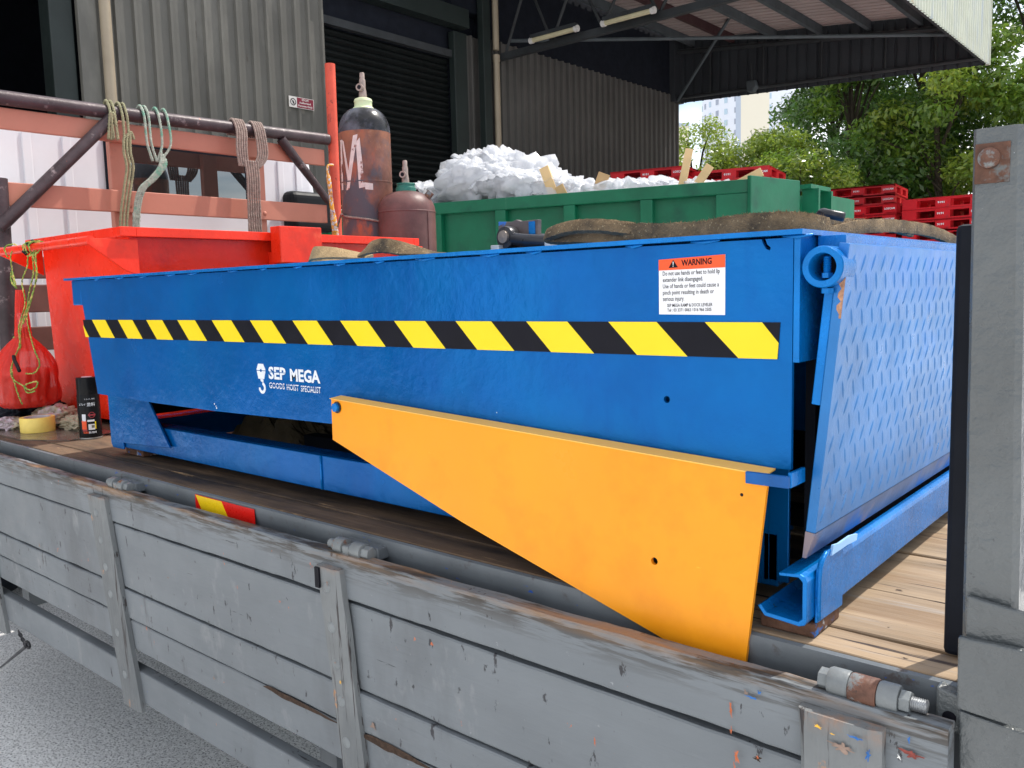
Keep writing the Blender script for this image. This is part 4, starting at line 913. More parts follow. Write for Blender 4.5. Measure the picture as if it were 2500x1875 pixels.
mb = MB(); Pc = [lp(.028 + .06 * k / 12, .0155, h_) for k in range(13) for h_ in (.0004, -.002 - .005 * abs(math.sin(k * 1.1 + .6)) * (1 if 0 < k < 12 else .1))]; mb.add(Pc, [(2 * k, 2 * k + 2, 2 * k + 3, 2 * k + 1) for k in range(12)]); mb.build('chipped_edge', mat('bare_rust_chip', (.42, .22, .13), .7, var=.5, vs=120, bump=.6, bs=150), lip)
# side frame
fr = MB(); fr.box(-2.36, -.46, .077, .085, 1.092, 1.166); fr.box(-2.36, -.46, .0855, .13, 1.092, 1.098); fr.box(-2.36, -.46, .0855, .13, 1.160, 1.166)
fr.build('side_channel', blue, lv, bevel=.002)
fr = MB(); fr.box(-2.36, -.46, Wd - .09, Wd - .08, 1.092, 1.166); fr.build('side_channel', blue, lv)
lg = MB(); lg.prism([(-2.424, 1.50), (-2.35, 1.50), (-2.35, 1.088), (-2.415, 1.088), (-2.424, 1.10)], .070, .076); lg.box(-2.424, -2.416, .0765, .16, 1.09, 1.5); lg.build('rear_leg', blue, lv, bevel=.002)
MB().prism([(-2.345, 1.26), (-2.20, 1.26), (-2.081, 1.120), (-2.345, 1.108)], .066, .072).build('gusset_plate', blue, lv, bevel=.001)
MB().box(-2.424, -2.35, .17, Wd - .1, 1.09, 1.16).build('rear_beam', blue, lv)
MB().tube([(-1.46, .076, 1.166), (-1.46, .0755, 1.12), (-1.46, .076, 1.093)], .0028, 6).build('weld_bead', blue_edge, lv, smooth=True)
# front C channel
def yprism(poly, y0, y1): return MB().prism(poly, y0, y1, 'y')
t = .006
fc = [(-.445, 1.100), (-.436, 1.0885), (-.392, 1.0850), (-.385, 1.0875), (-.3825, 1.093), (-.3825, 1.142), (-.385, 1.148), (-.391, 1.1505), (-.418, 1.1475), (-.417, 1.1440), (-.393, 1.1460), (-.388, 1.141), (-.388, 1.095), (-.393, 1.0905), (-.434, 1.0935), (-.441, 1.1025)]
fcm = yprism(fc, -.020, .12); fcm.build('front_channel_end', blue_edge, lv, bevel=.0008)
MB().prism([(-.400, 1.0925), (-.400, 1.150), (-.3935, 1.1555), (-.386, 1.1575), (-.3815, 1.154), (-.3800, 1.148), (-.3800, 1.0925)], .092, Wd, 'y').build('front_beam', blue_edge, lv, bevel=.0015)
MB().prism([(.004, 1.084), (.004, 1.135), (.007, 1.152), (.016, 1.163), (.030, 1.168), (.080, 1.1655), (.088, 1.160), (.0915, 1.152), (.0915, 1.081)], -.3822, -.3785, 'x').build('corner_foot', blue_edge, lv, bevel=.0015)
MB().tube(smoothpath([(-.3785, .008, 1.088), (-.3782, .007, 1.13), (-.378, .012, 1.156), (-.378, .03, 1.1675)], 5), [.0035] * 16, 7).build('weld_bead', blue_edge, lv, smooth=True)
MB().prism([(.044, 1.160), (.100, 1.160), (.135, 1.158), (.138, 1.166), (.110, 1.170), (.070, 1.1695), (.050, 1.172)], -.3795, -.3765, 'x').build('paint_flake', mat('pale_blue_primer', (.30, .52, .80), .5, var=.1), lv)
MB().box(-.480, -.474, .077, .15, 1.10, 1.30).build('upright', blue, lv)
MB().box(-.474, -.446, .077, .083, 1.10, 1.275).build('upright', blue, lv, bevel=.001)
ins = MB(); ins.box(-2.3, -.46, .62, .66, 1.1, 1.14); ins.box(-1.9, -.5, .35, .39, 1.10, 1.13); ins.build('inner_rail', intd, lv)  # near-black rails: underside shade put into the colour
# toe guard
yo = [(-1.274, 1.306), (-.428, 1.2555), (-.428, 1.2545), (-.4585, 1.012), (-.500, 1.0), (-.948, 1.1285), (-1.276, 1.233)]
yo = [(-1.275, 1.309), (-.452, 1.270), (-.430, 1.269), (-.4295, 1.256), (-.4585, 1.004), (-.490, 1.003), (-.948, 1.1285), (-1.2765, 1.233)]
tg = plate('toe_guard', yo, [circ(-.588, 1.132, .0053)], -.030, -.024, yellow, lv)
MB().add([(-1.279, -.031, 1.3105), (-.430, -.031, 1.2705), (-.430, -.004, 1.2735), (-1.279, -.004, 1.3130), (-1.279, -.031, 1.3095), (-.430, -.031, 1.2690), (-.430, -.004, 1.2715), (-1.279, -.004, 1.3115)],
         [(0, 1, 2, 3), (4, 7, 6, 5), (0, 4, 5, 1), (1, 5, 6, 2), (2, 6, 7, 3), (3, 7, 4, 0)]).build('top_flange', yedge, tg)
hbm = MB(); hexb(hbm, (-1.2585, -.034, 1.295), .0088, .007, 'y', 10); hbm.build('pivot_bolt', blue_edge, tg, bevel=.001)
MB().lathe([(.0, .0), (.0108, 0), (.0108, .002)], (-1.2575, -.0322, 1.295), 18, 'y').build('washer', steel, tg)
MB().lathe([(0, 0), (.0022, 0)], (-.462, -.0303, 1.241), 10, 'y').build('paint_spot', ink, tg)
MB().box(-.455, -.400, -.036, -.031, 1.2575, 1.2725).build('keeper_bar', mat('chipped_blue_keeper', (.003, .085, .30), .4, var=.2, vs=30, bump=.3, spots=(((.28, .24, .25), 30, .58, .62), ((.7, .5, .05), 60, .72, .74))), lv, bevel=.0012)
MB().box(-.4035, -.3985, -.0305, .012, 1.2575, 1.276).build('keeper_end', blue_edge, lv, bevel=.0012)
# hazard tape
def sp(f): return 1.4515 + .0000 * f
TY = -.0012
x0, x1 = -2.376, -.427
MB().prism([(x0, 1.4512), (x1, 1.4535), (x1 - .003, 1.4085), (x0 + .011, 1.405)], 0, TY, 'y').build('hazard_tape', tapeb, lv)
tape = [o for o in lv.children if o.name.startswith('hazard_tape')][0]
def zt_(x): return 1.4512 + (x - x0) * (1.4535 - 1.4512) / (x1 - x0)
def zb_(x): return 1.405 + (x - x0) * (1.4085 - 1.405) / (x1 - x0)
k = 0
for k in range(-1, 13):
    xs = -2.319 + k * .1493; xe = xs + .0775; o2 = .0465
    if k == -1:
        poly = [(-2.376, 1.437), (-2.372, 1.434), (xe + o2 + .0, zb_(xe)), (-2.366, 1.4052)]
    else: poly = [(xs, zt_(xs)), (xe, zt_(xe)), (xe + o2, zb_(xe)), (xs + o2, zb_(xs))]
    if k == 12: poly = [(xs, zt_(xs)), (xe, zt_(xe)), (-.4285, 1.4285), (-.430, 1.4087), (xs + o2, zb_(xs))]
    MB().prism(poly, TY - .0001, TY - .0006, 'y').build('yellow_stripe', tapey, tape)
# warning sticker
st = MB().prism([(-.5955, 1.5355), (-.4995, 1.5385), (-.4998, 1.4625), (-.5955, 1.4635)], 0, -.0007, 'y').build('warning_sticker', white, lv)
MB().prism([(-.5955, 1.5357), (-.4995, 1.5387), (-.4995, 1.5225), (-.5955, 1.5215)], -.0008, -.0011, 'y').build('orange_header', orange, st)
fz = lambda u, v: (u, -.00125, v + (u + .5955) * .025)
MB().prism([(-.5805, 1.5245), (-.5665, 1.5248), (-.5735, 1.5348)], -.0011, -.0013, 'y').build('warning_triangle', ink, st)
MB().prism([(-.5742, 1.5324), (-.5728, 1.5324), (-.5731, 1.5280), (-.5739, 1.5280)], -.0013, -.0015, 'y').build('exclamation_mark', white, st)
MB().lathe([(0, 0), (.0007, 0)], (-.5735, -.0015, 1.5266), 8, 'y').build('exclamation_dot', white, st)
text('lettering', 'WARNING', -.5615, 1.5258, .0078, .0435, fz, ink, st, .03)
fz2 = lambda u, v: (u, -.00095, v + (u + .5955) * .012)
for i, (s_, w_) in enumerate((('Do not use hands or feet to hold lip', .0825), ('extender link disengaged.', .059), ('Use of hands or feet could cause a', .0815), ('pinch point resulting in death or', .0745), ('serious injury.', .032))):
    text('lettering', s_, -.5895, 1.5145 - i * .0084, .0056, w_, fz2, ink, st, .008)
text('lettering', 'SEP MEGA RAMP & DOCK LEVELER', -.583, 1.4730, .0042, .066, fz2, ink, st, .012)
text('lettering', 'Tel : 03 3371 0063 / 016 966 2505', -.583, 1.4668, .0042, .0645, fz2, ink, st, .012)
# stencilled logo
fl_ = lambda u, v: (u, -.0006, v)
text('stencil_lettering', 'SEP', -1.5175, 1.3335, .0245, .0600, fl_, whitep, lv, .035)
text('stencil_lettering', 'MEGA', -1.4430, 1.3325, .0240, .0980, fl_, whitep, lv, .035)
text('stencil_lettering', 'GOODS', -1.5175, 1.3135, .0120, .0540, fl_, whitep, lv, .01)
text('stencil_lettering', 'HOIST', -1.4560, 1.3130, .0120, .0400, fl_, whitep, lv, .01)
text('stencil_lettering', 'SPECIALIST', -1.4090, 1.3125, .0120, .0640, fl_, whitep, lv, .01)
for (xa, xb, z) in ((-1.518, -1.46, 1.3462), (-1.518, -1.35, 1.3195)): MB().box(xa, xb, -.0009, -.0007, z, z + .0013).build('stencil_gap', blue, lv)
hk = MB(); hk.prism([(-1.5535, 1.3625), (-1.5355, 1.3625), (-1.529, 1.3515), (-1.529, 1.349), (-1.560, 1.349), (-1.560, 1.3515)], 0, -.0006)
hk.prism([(-1.560, 1.3475), (-1.529, 1.3475), (-1.5345, 1.331), (-1.5555, 1.331)], 0, -.0006); hk.prism([(-1.5485, 1.3305), (-1.5385, 1.3305), (-1.5375, 1.325), (-1.5465, 1.325)], 0, -.0006)
cxh, czh = -1.5435, 1.3125; pts = [(cxh + math.cos(R(a)) * .0125, czh + math.sin(R(a)) * .0125) for a in range(80, -200, -20)]; inn = [(cxh + math.cos(R(a)) * .0062 + .0, czh + math.sin(R(a)) * .0062) for a in range(80, -200, -20)]
for i in range(len(pts) - 1): hk.prism([pts[i], pts[i + 1], inn[i + 1], inn[i]], 0, -.0006)
hk.build('hook_emblem', whitep, lv)
MB().lathe([(0, 0), (.0033, 0)], (-1.5445, -.0009, 1.3485), 12, 'y').build('emblem_hole', blue, lv)
for (x, z, r) in ((-1.735, 1.2655, .0018), (-1.729, 1.2610, .0015), (-1.727, 1.2570, .0022), (-.892, 1.3085, .0009)): MB().lathe([(0, 0), (r, 0)], (x, -.0006, z), 8, 'y').build('paint_drip', whitep, lv)
# packing blocks
bl = MB(); bl.box(-.450, -.3800, .000, .085, DZ + .001, 1.0835); b1 = bl.build('packing_block', woodblk, None, bevel=.002); tag(b1, 'splintered wooden block wedged under the near front corner of the blue leveler', 'wood block', 'blocks under the leveler')
for (x0, x1, y0, y1, lb) in ((-.455, -.39, 1.35, 1.5, 'wooden packing block under the far front corner of the blue leveler'), (-2.40, -2.3, .10, .2, 'dark wooden block under the near rear leg of the leveler'), (-2.40, -2.3, 1.35, 1.5, 'wooden block under the far rear leg of the leveler')):
    o = MB().box(x0, x1, y0, y1, DZ + .002, 1.0905).build('packing_block', woodblk, None, bevel=.002); tag(o, lb, 'wood block', 'blocks under the leveler')
# crumpled sacking under leveler
sk = MB(); n = 30; V = []
for i in range(n + 1):
    for j in range(n + 1):
        a, b = i / n, j / n; V.append((-2.34 + a * .42, .36 + b * .25, 1.075 + .13 * math.sin(math.pi * a) * math.sin(math.pi * b) ** .5 * (1 + .6 * noise.noise(Vector((a * 6, b * 6, 2)))) + .02 * noise.noise(Vector((a * 18, b * 18, 5)))))
sk.add(V, [(i * (n + 1) + j, (i + 1) * (n + 1) + j, (i + 1) * (n + 1) + j + 1, i * (n + 1) + j + 1) for i in range(n) for j in range(n)])
tag(sk.build('torn_sack', mat('olive_sacking', (.09, .07, .04), .9, var=.4, vs=8, bump=.4), None), 'torn olive paper sack lying underneath the blue leveler', 'sack')

# ================================================================ things on the leveler
lug = thing('lifting_lug', 'square scuffed grey and blue steel lug plate bolted upright on the blue platform', 'lifting lug', (-1.07, .3, 1.5635))
MB().box(-1.30, -.95, .255, .40, 1.5637, 1.574).build('base_plate', plateg, lug, bevel=.002)
MB().prism([(-1.144, 1.574), (-1.044, 1.574), (-1.041, 1.635), (-1.085, 1.6345), (-1.095, 1.6385), (-1.108, 1.635), (-1.142, 1.6375)], .300, .312, 'y').build('lug_plate', plateg, lug, bevel=.001)
MB().box(-1.063, -1.047, .2985, .2995, 1.585, 1.632).build('blue_paint_smear', blue, lug)
for (x, y) in ((-1.119, .272), (-.985, .272), (-1.119, .385), (-.985, .385)):
    mb = MB(); hexb(mb, (x, y, 1.5815), .0175, .015, 'z', 12); mb.build('hex_nut', bolt, lug, bevel=.0015)
shk = thing('bow_shackle', 'dark forged bow shackle lying on its side through the steel lug', 'shackle', (-1.1, .28, 1.6))
MB().lathe([(0, -.006), (.012, -.005), (.013, 0), (.013, .03), (0, .03)], (-1.10, .268, 1.604), 22, 'y').build('pin', mat('pin_face', (.22, .18, .15), .4, metal=.5, var=.2), shk, smooth='auto')
pts = smoothpath([(-1.095, .281, 1.602), (-1.06, .276, 1.596), (-1.02, .274, 1.592), (-.98, .277, 1.588), (-.955, .29, 1.586), (-.95, .305, 1.586), (-.96, .325, 1.587), (-1.0, .34, 1.592), (-1.06, .338, 1.598), (-1.095, .33, 1.602)], 5)
MB().tube(pts, .0125, 14).build('bow', steel, shk, smooth=True)
MB().lathe([(.0125, -.010), (.021, -.009), (.022, -.006), (.022, .012), (.020, .015)], (-1.10, .278, 1.603), 24, 'y').build('eye', steel, shk, smooth='auto')

def ribbon(name, path, w_, th, m, parent=None, up=(0, 0, 1), tw=None, fuzz=.001, sub=8, wf=None):
    """flat webbing: width along local 'up' of each point"""
    P = smoothpath(path, sub); n = len(P); V = []; ups = smoothpath(tw, sub) if tw else None
    cs = []
    for i, p in enumerate(P):
        d = (P[min(i + 1, n - 1)] - P[max(i - 1, 0)]).normalized(); uu = (ups[i] if ups else Vector(up)); uu = (uu - d * uu.dot(d)).normalized(); s = d.cross(uu)
        ww = w_ * (wf[0] + (wf[1] - wf[0]) * i / (n - 1) if wf else 1)
        f1 = noise.noise(Vector((i * .9, 1, 3))) * fuzz * 2; f2 = noise.noise(Vector((i * .9, 8, 3))) * fuzz * 2
        j = [noise.noise(Vector((i * .5, k * 3.1, 2))) * fuzz for k in range(8)]
        q = [(-.5, -.5), (-.5, .5), (-.25, .62), (.25, .62), (.5, .5), (.5, -.5), (.25, -.62), (-.25, -.62)]
        for k, (a, b) in enumerate(q): V.append(p + uu * (a * ww + (f1 if a > 0 else f2)) + s * (b * th + j[k]))
    q = 8; F = [(i * q + k, i * q + (k + 1) % q, (i + 1) * q + (k + 1) % q, (i + 1) * q + k) for i in range(n - 1) for k in range(q)] + [tuple(range(q)), tuple((n - 1) * q + k for k in range(q))[::-1]]
    return MB().add(V, F).build(name, m, parent, smooth='auto')
def fibres(name, path, n, m, parent, h=.006, sub=10, off=(0, 0, .02)):
    P = smoothpath(path, sub); mb = MB()
    for i in range(n):
        t = random.random() * (len(P) - 2); k = int(t); p = P[k].lerp(P[k + 1], t - k) + Vector(off) + Vector((0, random.uniform(-.004, .004), random.uniform(-.003, .001)))
        d = Vector((random.uniform(-1, 1), random.uniform(-1, 1), random.uniform(.2, 1.2))).normalized() * random.uniform(.3, 1) * h; s = Vector((.0005, .0002, 0))
        mb.add([p - s, p + s, p + d], [(0, 1, 2)])
    o = mb.build(name, m, parent); o['kind'] = 'stuff'; return o
s1 = thing('lifting_sling', 'thick frayed brown webbing sling lying on edge along the front of the blue platform', 'sling', (-.6, .08, 1.565), 'webbing slings on the leveler')
# eye of the sling (a folded tapering loop)
ribbon('sling_eye', [(-.70, .10, 1.586), (-.75, .095, 1.594), (-.80, .098, 1.597), (-.84, .105, 1.594), (-.868, .11, 1.587), (-.85, .118, 1.583), (-.80, .115, 1.580), (-.74, .11, 1.575), (-.70, .105, 1.573)], .020, .010, web, s1, fuzz=.0006, tw=[(0, .5, 1)] * 9)
bp = [(-.712, .100, 1.5835), (-.66, .094, 1.5800), (-.60, .088, 1.5765), (-.565, .080, 1.5765), (-.53, .070, 1.5795), (-.47, .058, 1.5790), (-.435, .05, 1.5765), (-.412, .055, 1.5725), (-.405, .085, 1.5685)]
ribbon('sling_body', bp, .024, .009, web, s1, fuzz=.0012)
fibres('frayed_fibres', bp, 900, web, s1, h=.0055, off=(0, -.002, .0115))
wl = MB()
s2 = thing('lifting_sling', 'dark webbing sling arching over the front right corner of the blue platform', 'sling', (-.4, .3, 1.565), 'webbing slings on the leveler')
bp2 = [(-.435, .14, 1.566), (-.432, .19, 1.568), (-.43, .28, 1.579), (-.43, .36, 1.5835), (-.43, .44, 1.5865), (-.43, .60, 1.587), (-.43, .72, 1.581), (-.43, .84, 1.570), (-.43, .92, 1.566)]
ribbon('sling_body', bp2, .020, .009, web, s2, tw=[(0, .35, 1)] * 9, fuzz=.0008)
fibres('frayed_fibres', bp2, 400, web, s2, h=.004, off=(0, 0, .010))
bp3 = [(x - .06, y + .03, z + .009) for x, y, z in bp2[:7]]
ribbon('sling_body', bp3, .016, .008, web, s2, tw=[(0, .6, 1)] * 7, fuzz=.0008)
MB().tube(smoothpath([(-.46, .20, 1.575), (-.44, .16, 1.592), (-.425, .15, 1.590), (-.41, .16, 1.586)], 5), .0065, 12).build('shackle_bow', steel, s2, smooth=True)
s3 = thing('lifting_sling', 'pale brown webbing sling loosely looped at the middle of the blue platform edge', 'sling', (-1.35, .06, 1.565), 'webbing slings on the leveler')
ribbon('sling_body', [(-1.27, .07, 1.569), (-1.31, .06, 1.575), (-1.36, .05, 1.5815), (-1.41, .05, 1.5835), (-1.445, .07, 1.580), (-1.45, .10, 1.573), (-1.41, .13, 1.569), (-1.34, .12, 1.567)], .030, .005, webl, s3, tw=[(0, 1, .25), (0, 1, .4), (0, .8, .7), (0, .6, 1), (0, .5, 1), (0, .8, .5), (0, 1, .2), (0, 1, .1)], fuzz=.0005)
ribbon('sling_body', [(-1.33, .09, 1.571), (-1.29, .07, 1.578), (-1.25, .06, 1.587), (-1.21, .06, 1.588), (-1.17, .07, 1.580), (-1.12, .08, 1.570), (-1.09, .09, 1.567)], .028, .005, web, s3, tw=[(0, 1, .2), (0, .9, .6), (0, .6, 1), (0, .5, 1), (0, .7, .7), (0, 1, .2), (0, 1, .1)], fuzz=.0005)

# ================================================================ red skip on the deck
rs = thing('red_skip', 'glossy orange-red steel skip standing on the lorry deck behind the blue leveler', 'skip', (-3.0, .9, DZ))
bx = MB(); V = []
T = [(-3.36, .29), (-2.685, .29), (-2.685, 1.43), (-3.36, 1.43)]; Bm = [(-3.42, .33), (-2.75, .33), (-2.75, 1.38), (-3.42, 1.38)]
ztop, zbot = 1.70, 1.085
V = [(x, y, zbot) for x, y in Bm] + [(x, y, ztop) for x, y in T]
bx.add(V, [(0, 3, 2, 1), (0, 1, 5, 4), (1, 2, 6, 5), (2, 3, 7, 6), (3, 0, 4, 7)])
Vi = [(x + (.008 if x < -3 else -.008), y + (.008 if y < .9 else -.008), zbot + .01) for x, y in Bm] + [(x + (.008 if x < -3 else -.008), y + (.008 if y < .9 else -.008), ztop) for x, y in T]
bx.add(Vi, [(0, 1, 2, 3), (0, 4, 5, 1), (1, 5, 6, 2), (2, 6, 7, 3), (3, 7, 4, 0)])
bx.build('body', redp, rs)
rm_ = MB()
X0, X1, Y0, Y1 = -3.395, -2.645, .245, 1.475
MB().box(X0, X1, Y0, Y0 + .05, 1.6975, 1.7275).build('rim', redp, rs, bevel=.002)
MB().box(X1 - .05, X1, Y0 + .0505, Y1, 1.6975, 1.7275).build('rim', redp, rs, bevel=.002)
MB().box(X0, X1, Y1 + .0005, Y1 + .03, 1.6975, 1.7275).build('rim', redp, rs, bevel=.002)
MB().box(X0, X0 + .05, Y0 + .0505, Y1, 1.6975, 1.7275).build('rim', redp, rs, bevel=.002)
MB().prism([(.155, 1.690), (.155, 1.670), (.262, 1.592), (.305, 1.578), (.305, 1.690)], -2.668, -2.660, 'x').build('gusset', redp, rs, bevel=.001)
MB().prism([(.155, 1.700), (.155, 1.675), (.305, 1.60), (.305, 1.697)], -3.41, -3.402, 'x').build('gusset', redp, rs, bevel=.001)
MB().tube([(-3.415, .160, 1.684), (-2.661, .160, 1.684)], .014, 16).build('lifting_bar', redp, rs, smooth='auto')
MB().box(-2.644, -2.585, .78, .960, 1.618, 1.747).build('lug_box', redp, rs, bevel=.003)
MB().box(-2.69, -2.6445, .80, .93, 1.60, 1.66).build('lug_web', redp, rs)
MB().box(-2.684, -2.62, 1.44, 1.50, 1.64, 1.693).build('corner_bracket', redp, rs, bevel=.002)
for x in (-3.35, -2.85): MB().box(x, x + .06, .34, 1.38, DZ + .001, 1.0845).build('skid', redp, rs)
MB().tube([(-2.6843, .885, 1.60), (-2.735, .885, 1.15)], .0035, 6).build('weld_bead', redp, rs)

# ================================================================ gas cylinders
def arcp(r, z0, z1, n=9, r1=0): return [(r1 + (r - r1) * math.cos(math.pi / 2 * i / n), z0 + (z1 - z0) * math.sin(math.pi / 2 * i / n)) for i in range(n + 1)]
cx_, cy_ = -3.085, 1.605
tc1 = thing('gas_cylinder', 'tall rusty brown gas cylinder with black shoulder, pale green collar and white M', 'gas cylinder', (cx_, cy_, DZ), 'gas cylinders')
MB().lathe([(0, DZ), (.11, DZ + .001), (.1165, DZ + .02), (.1165, 2.225)], (cx_, cy_, 0), 48).build('body', tallc, tc1, smooth='auto')
MB().lathe([(.1165, 2.2251)] + arcp(.1165, 2.225, 2.335, 10, .042)[1:], (cx_, cy_, 0), 48).build('shoulder', domec, tc1, smooth=True)
MB().lathe([(.056, 2.325), (.052, 2.332), (.046, 2.340), (.040, 2.345), (.0395, 2.364), (.042, 2.368), (.0385, 2.378), (.028, 2.383), (.0, 2.384)], (cx_, cy_, 0), 36).build('neck_ring', cream, tc1, smooth='auto')
MB().lathe([(.1172, 2.0), (.1185, 2.004), (.1172, 2.008)], (cx_, cy_, 0), 48).build('weld_seam', tallc, tc1, smooth=True)
def valve(c, s, parent, m):
    x, y, z = c
    MB().lathe([(0, 0), (.017 * s, 0), (.0185 * s, .01 * s), (.0165 * s, .03 * s), (.014 * s, .045 * s), (.0145 * s, .075 * s), (.013 * s, .082 * s), (.0115 * s, .085 * s), (.0115 * s, .108 * s), (.009 * s, .112 * s), (0, .112 * s)], (x, y, z), 18).build('valve_body', m, parent, smooth='auto')
    d = Vector((.42, -.9, .0)).normalized(); p = Vector((x, y, z + .042 * s)); o = MB(); o.tube([p, p + d * .034 * s], .0125 * s, 16); o.build('valve_outlet', m, parent, smooth='auto')
    o = MB(); q = p + d * .0345 * s
    o.tube([q - d * .012 * s, q + d * .002], .0165 * s, 18); o.build('outlet_collar', m, parent, smooth='auto')
    MB().tube([q + d * .0021, q + d * .0026], .0095 * s, 16).build('outlet_bore', ink, parent)
valve((cx_, cy_, 2.383), 1.0, tc1, brass)
# the painted M, wrapped round the cylinder facing the camera
base_a = math.atan2(-1 - cy_, 0 - cx_)
def wrap(poly, r=.1174, zc=0):
    mb = MB()
    # split polygon strip vertically by rows
    (a0, a1, a2, a3) = poly; n = 8; V = []
    for i in range(n + 1):
        f = i / n; l = (a0[0] + (a3[0] - a0[0]) * f, a0[1] + (a3[1] - a0[1]) * f); rr_ = (a1[0] + (a2[0] - a1[0]) * f, a1[1] + (a2[1] - a1[1]) * f)
        for j in range(4):
            g_ = j / 3; uu = l[0] + (rr_[0] - l[0]) * g_; vv = l[1] + (rr_[1] - l[1]) * g_; a = base_a + uu / .1165
            V.append((cx_ + r * math.cos(a), cy_ + r * math.sin(a), vv))
    mb.add(V, [(i * 4 + j, i * 4 + j + 1, (i + 1) * 4 + j + 1, (i + 1) * 4 + j) for i in range(n) for j in range(3)])
    return mb
ptm = mat('worn_white_lettering', (.58, .50, .46), .6, var=.15, vs=40, bump=.2, spots=(((.2, .08, .06), 30, .58, .62, (1, 1, .5)),))
for poly in ([(-.138, 2.19), (-.120, 2.19), (-.128, 1.97), (-.146, 1.97)], [(-.120, 2.19), (-.107, 2.18), (-.078, 2.02), (-.092, 2.01)], [(-.052, 2.20), (-.030, 2.205), (-.082, 1.97), (-.102, 1.965)], [(-.040, 2.17), (-.022, 2.19), (-.008, 1.975), (-.034, 1.97)], [(-.010, 1.995), (.028, 1.99), (.028, 1.962), (-.006, 1.965)]):
    wrap(poly).build('painted_letter', ptm, tc1)
c2x, c2y = -2.905, 1.680
tc2 = thing('gas_cylinder', 'shorter maroon gas cylinder with teal collar leaning in front of the tall one', 'gas cylinder', (c2x, c2y, DZ), 'gas cylinders')
r2 = .1300
MB().lathe([(0, DZ), (r2 - .01, DZ + .001), (r2, DZ + .02), (r2, 1.862)] + arcp(r2, 1.864, 1.957, 11, .03), (c2x, c2y, 0), 48).build('body', smallc, tc2, smooth='auto')
MB().lathe([(r2, 1.858), (r2 + .003, 1.862), (r2, 1.866)], (c2x, c2y, 0), 48).build('weld_seam', smallc, tc2, smooth=True)
MB().lathe([(.046, 1.951), (.045, 1.972), (.040, 1.976), (.040, 1.984), (.043, 1.988), (.041, 1.992), (.0, 1.993)], (c2x, c2y, 0), 32).build('neck_ring', teal, tc2, smooth='auto')
valve((c2x, c2y, 1.990), .93, tc2, brass)
MB().tube([(c2x + .085, c2y + .05, 1.928), (c2x + .10, c2y + .06, 1.950)], .017, 14).build('fuse_plug', rust, tc2, smooth='auto')
a_ = base_a + .75; MB().tube([(c2x + (r2 + .001) * math.cos(a_), c2y + (r2 + .001) * math.sin(a_), z) for z in (1.1, 1.5, 1.86)], .003, 6).build('weld_seam', smallc, tc2)
# rope tying them
def twist(path, r, m, name, parent=None, strands=3, sub=10, tw=60, seg=5, rs_=.62):
    P = smoothpath(path, sub); n = len(P); mb = MB(); dist = 0; fr_ = []; prev = None
    for i, p in enumerate(P):
        d = (P[min(i + 1, n - 1)] - P[max(i - 1, 0)]).normalized()
        a = (prev - d * prev.dot(d)) if prev else d.orthogonal()
        a.normalize(); prev = a
        if i: dist += (P[i] - P[i - 1]).length
        fr_.append((p, a, d.cross(a), dist))
    for k in range(strands):
        pts = [p + (a * math.cos(ds_ * tw + 2.094 * k) + b * math.sin(ds_ * tw + 2.094 * k)) * r * .5 for p, a, b, ds_ in fr_]
        mb.tube(pts, r * rs_, seg)
    return mb.build(name, m, parent, smooth=True)
ry = thing('tie_rope', 'thin grey rope tied around the tall gas cylinder and the red post', 'rope', (-3.1, 1.5, 1.8))
rr_p = [(HX + .05, 1.99, 1.868)] + [(cx_ + .122 * math.cos(base_a + t_), cy_ + .122 * math.sin(base_a + t_), 1.856 - .02 * (t_ + 1.2)) for t_ in (-1.5, -1.1, -.7, -.3, .1, .5, .9)]
twist(rr_p, .0052, ropeb, 'rope_strand', ry, tw=260, sub=14)
# paint-daubed stick
stk = MB(); stk.tube(smoothpath([(HX + .12, 1.925, 2.19), (HX + .12, 1.885, 2.175), (HX + .12, 1.895, 2.08), (HX + .12, 1.905, 1.95), (HX + .11, 1.93, 1.80), (HX + .10, 1.95, 1.62)], 5), [.006] * 8 + [.012] * 8 + [.017] * 10, 10)
tag(stk.build('mixing_stick', mat('paint_daubed_stick', (.75, .33, .04), .6, var=.3, vs=20, bump=.5, spots=(((.6, .6, .65), 60, .5, .55, (1, 1, 1)), ((.16, .02, .02), 9, .5, .6), ((.12, .06, .3), 80, .62, .66)), ), None, smooth=True), 'bent stick daubed with yellow, white and purple paint beside the red post', 'stick')

# ropes over the headboard pipe
HP = HX + .03
def hank(name, label, y0, strands, zlow, m, dy=.012, r=.0078, drop=.0, ybot=None, tw=190):
    t = thing(name, label, 'rope', (HP, y0, 2.3), 'rope hanks on the headboard pipe'); yb = ybot if ybot is not None else y0
    for k in range(strands):
        y = y0 + k * dy; yb_ = yb + k * dy * .7 + random.uniform(-.006, .006); j = random.uniform(-.01, .01)
        path = [(HP + .045, yb_ - .015, zlow + j), (HP + .05, yb_, zlow + .12), (HP + .047, y + .003, 2.20), (HP + .040, y, 2.31), (HP + .012, y, 2.364), (HP - .02, y + .004, 2.358), (HP - .038, y + .008, 2.30), (HP - .04, y + .01, 2.2)]
        twist(path, r * .8, m, 'rope_strand', t, tw=tw, sub=10)
    return t
h1 = hank('rope_hank', 'olive green rope doubled over the headboard pipe at its left brace', .775, 2, 2.19, ropeg, .018)
for k, yy in enumerate((.80, .815, .83)):
    twist([(HP + .052, yy + .035, 2.205), (HP + .056, yy + .02, 2.21 + .012 * k), (HP + .058, yy + .012, 2.15), (HP + .058, yy + .02, 2.08), (HP + .056, yy, 1.98), (HP + .05, yy - .02, 1.86), (HP + .045, yy - .03, 1.72)], .006, ropeg, 'rope_strand', h1, tw=190)
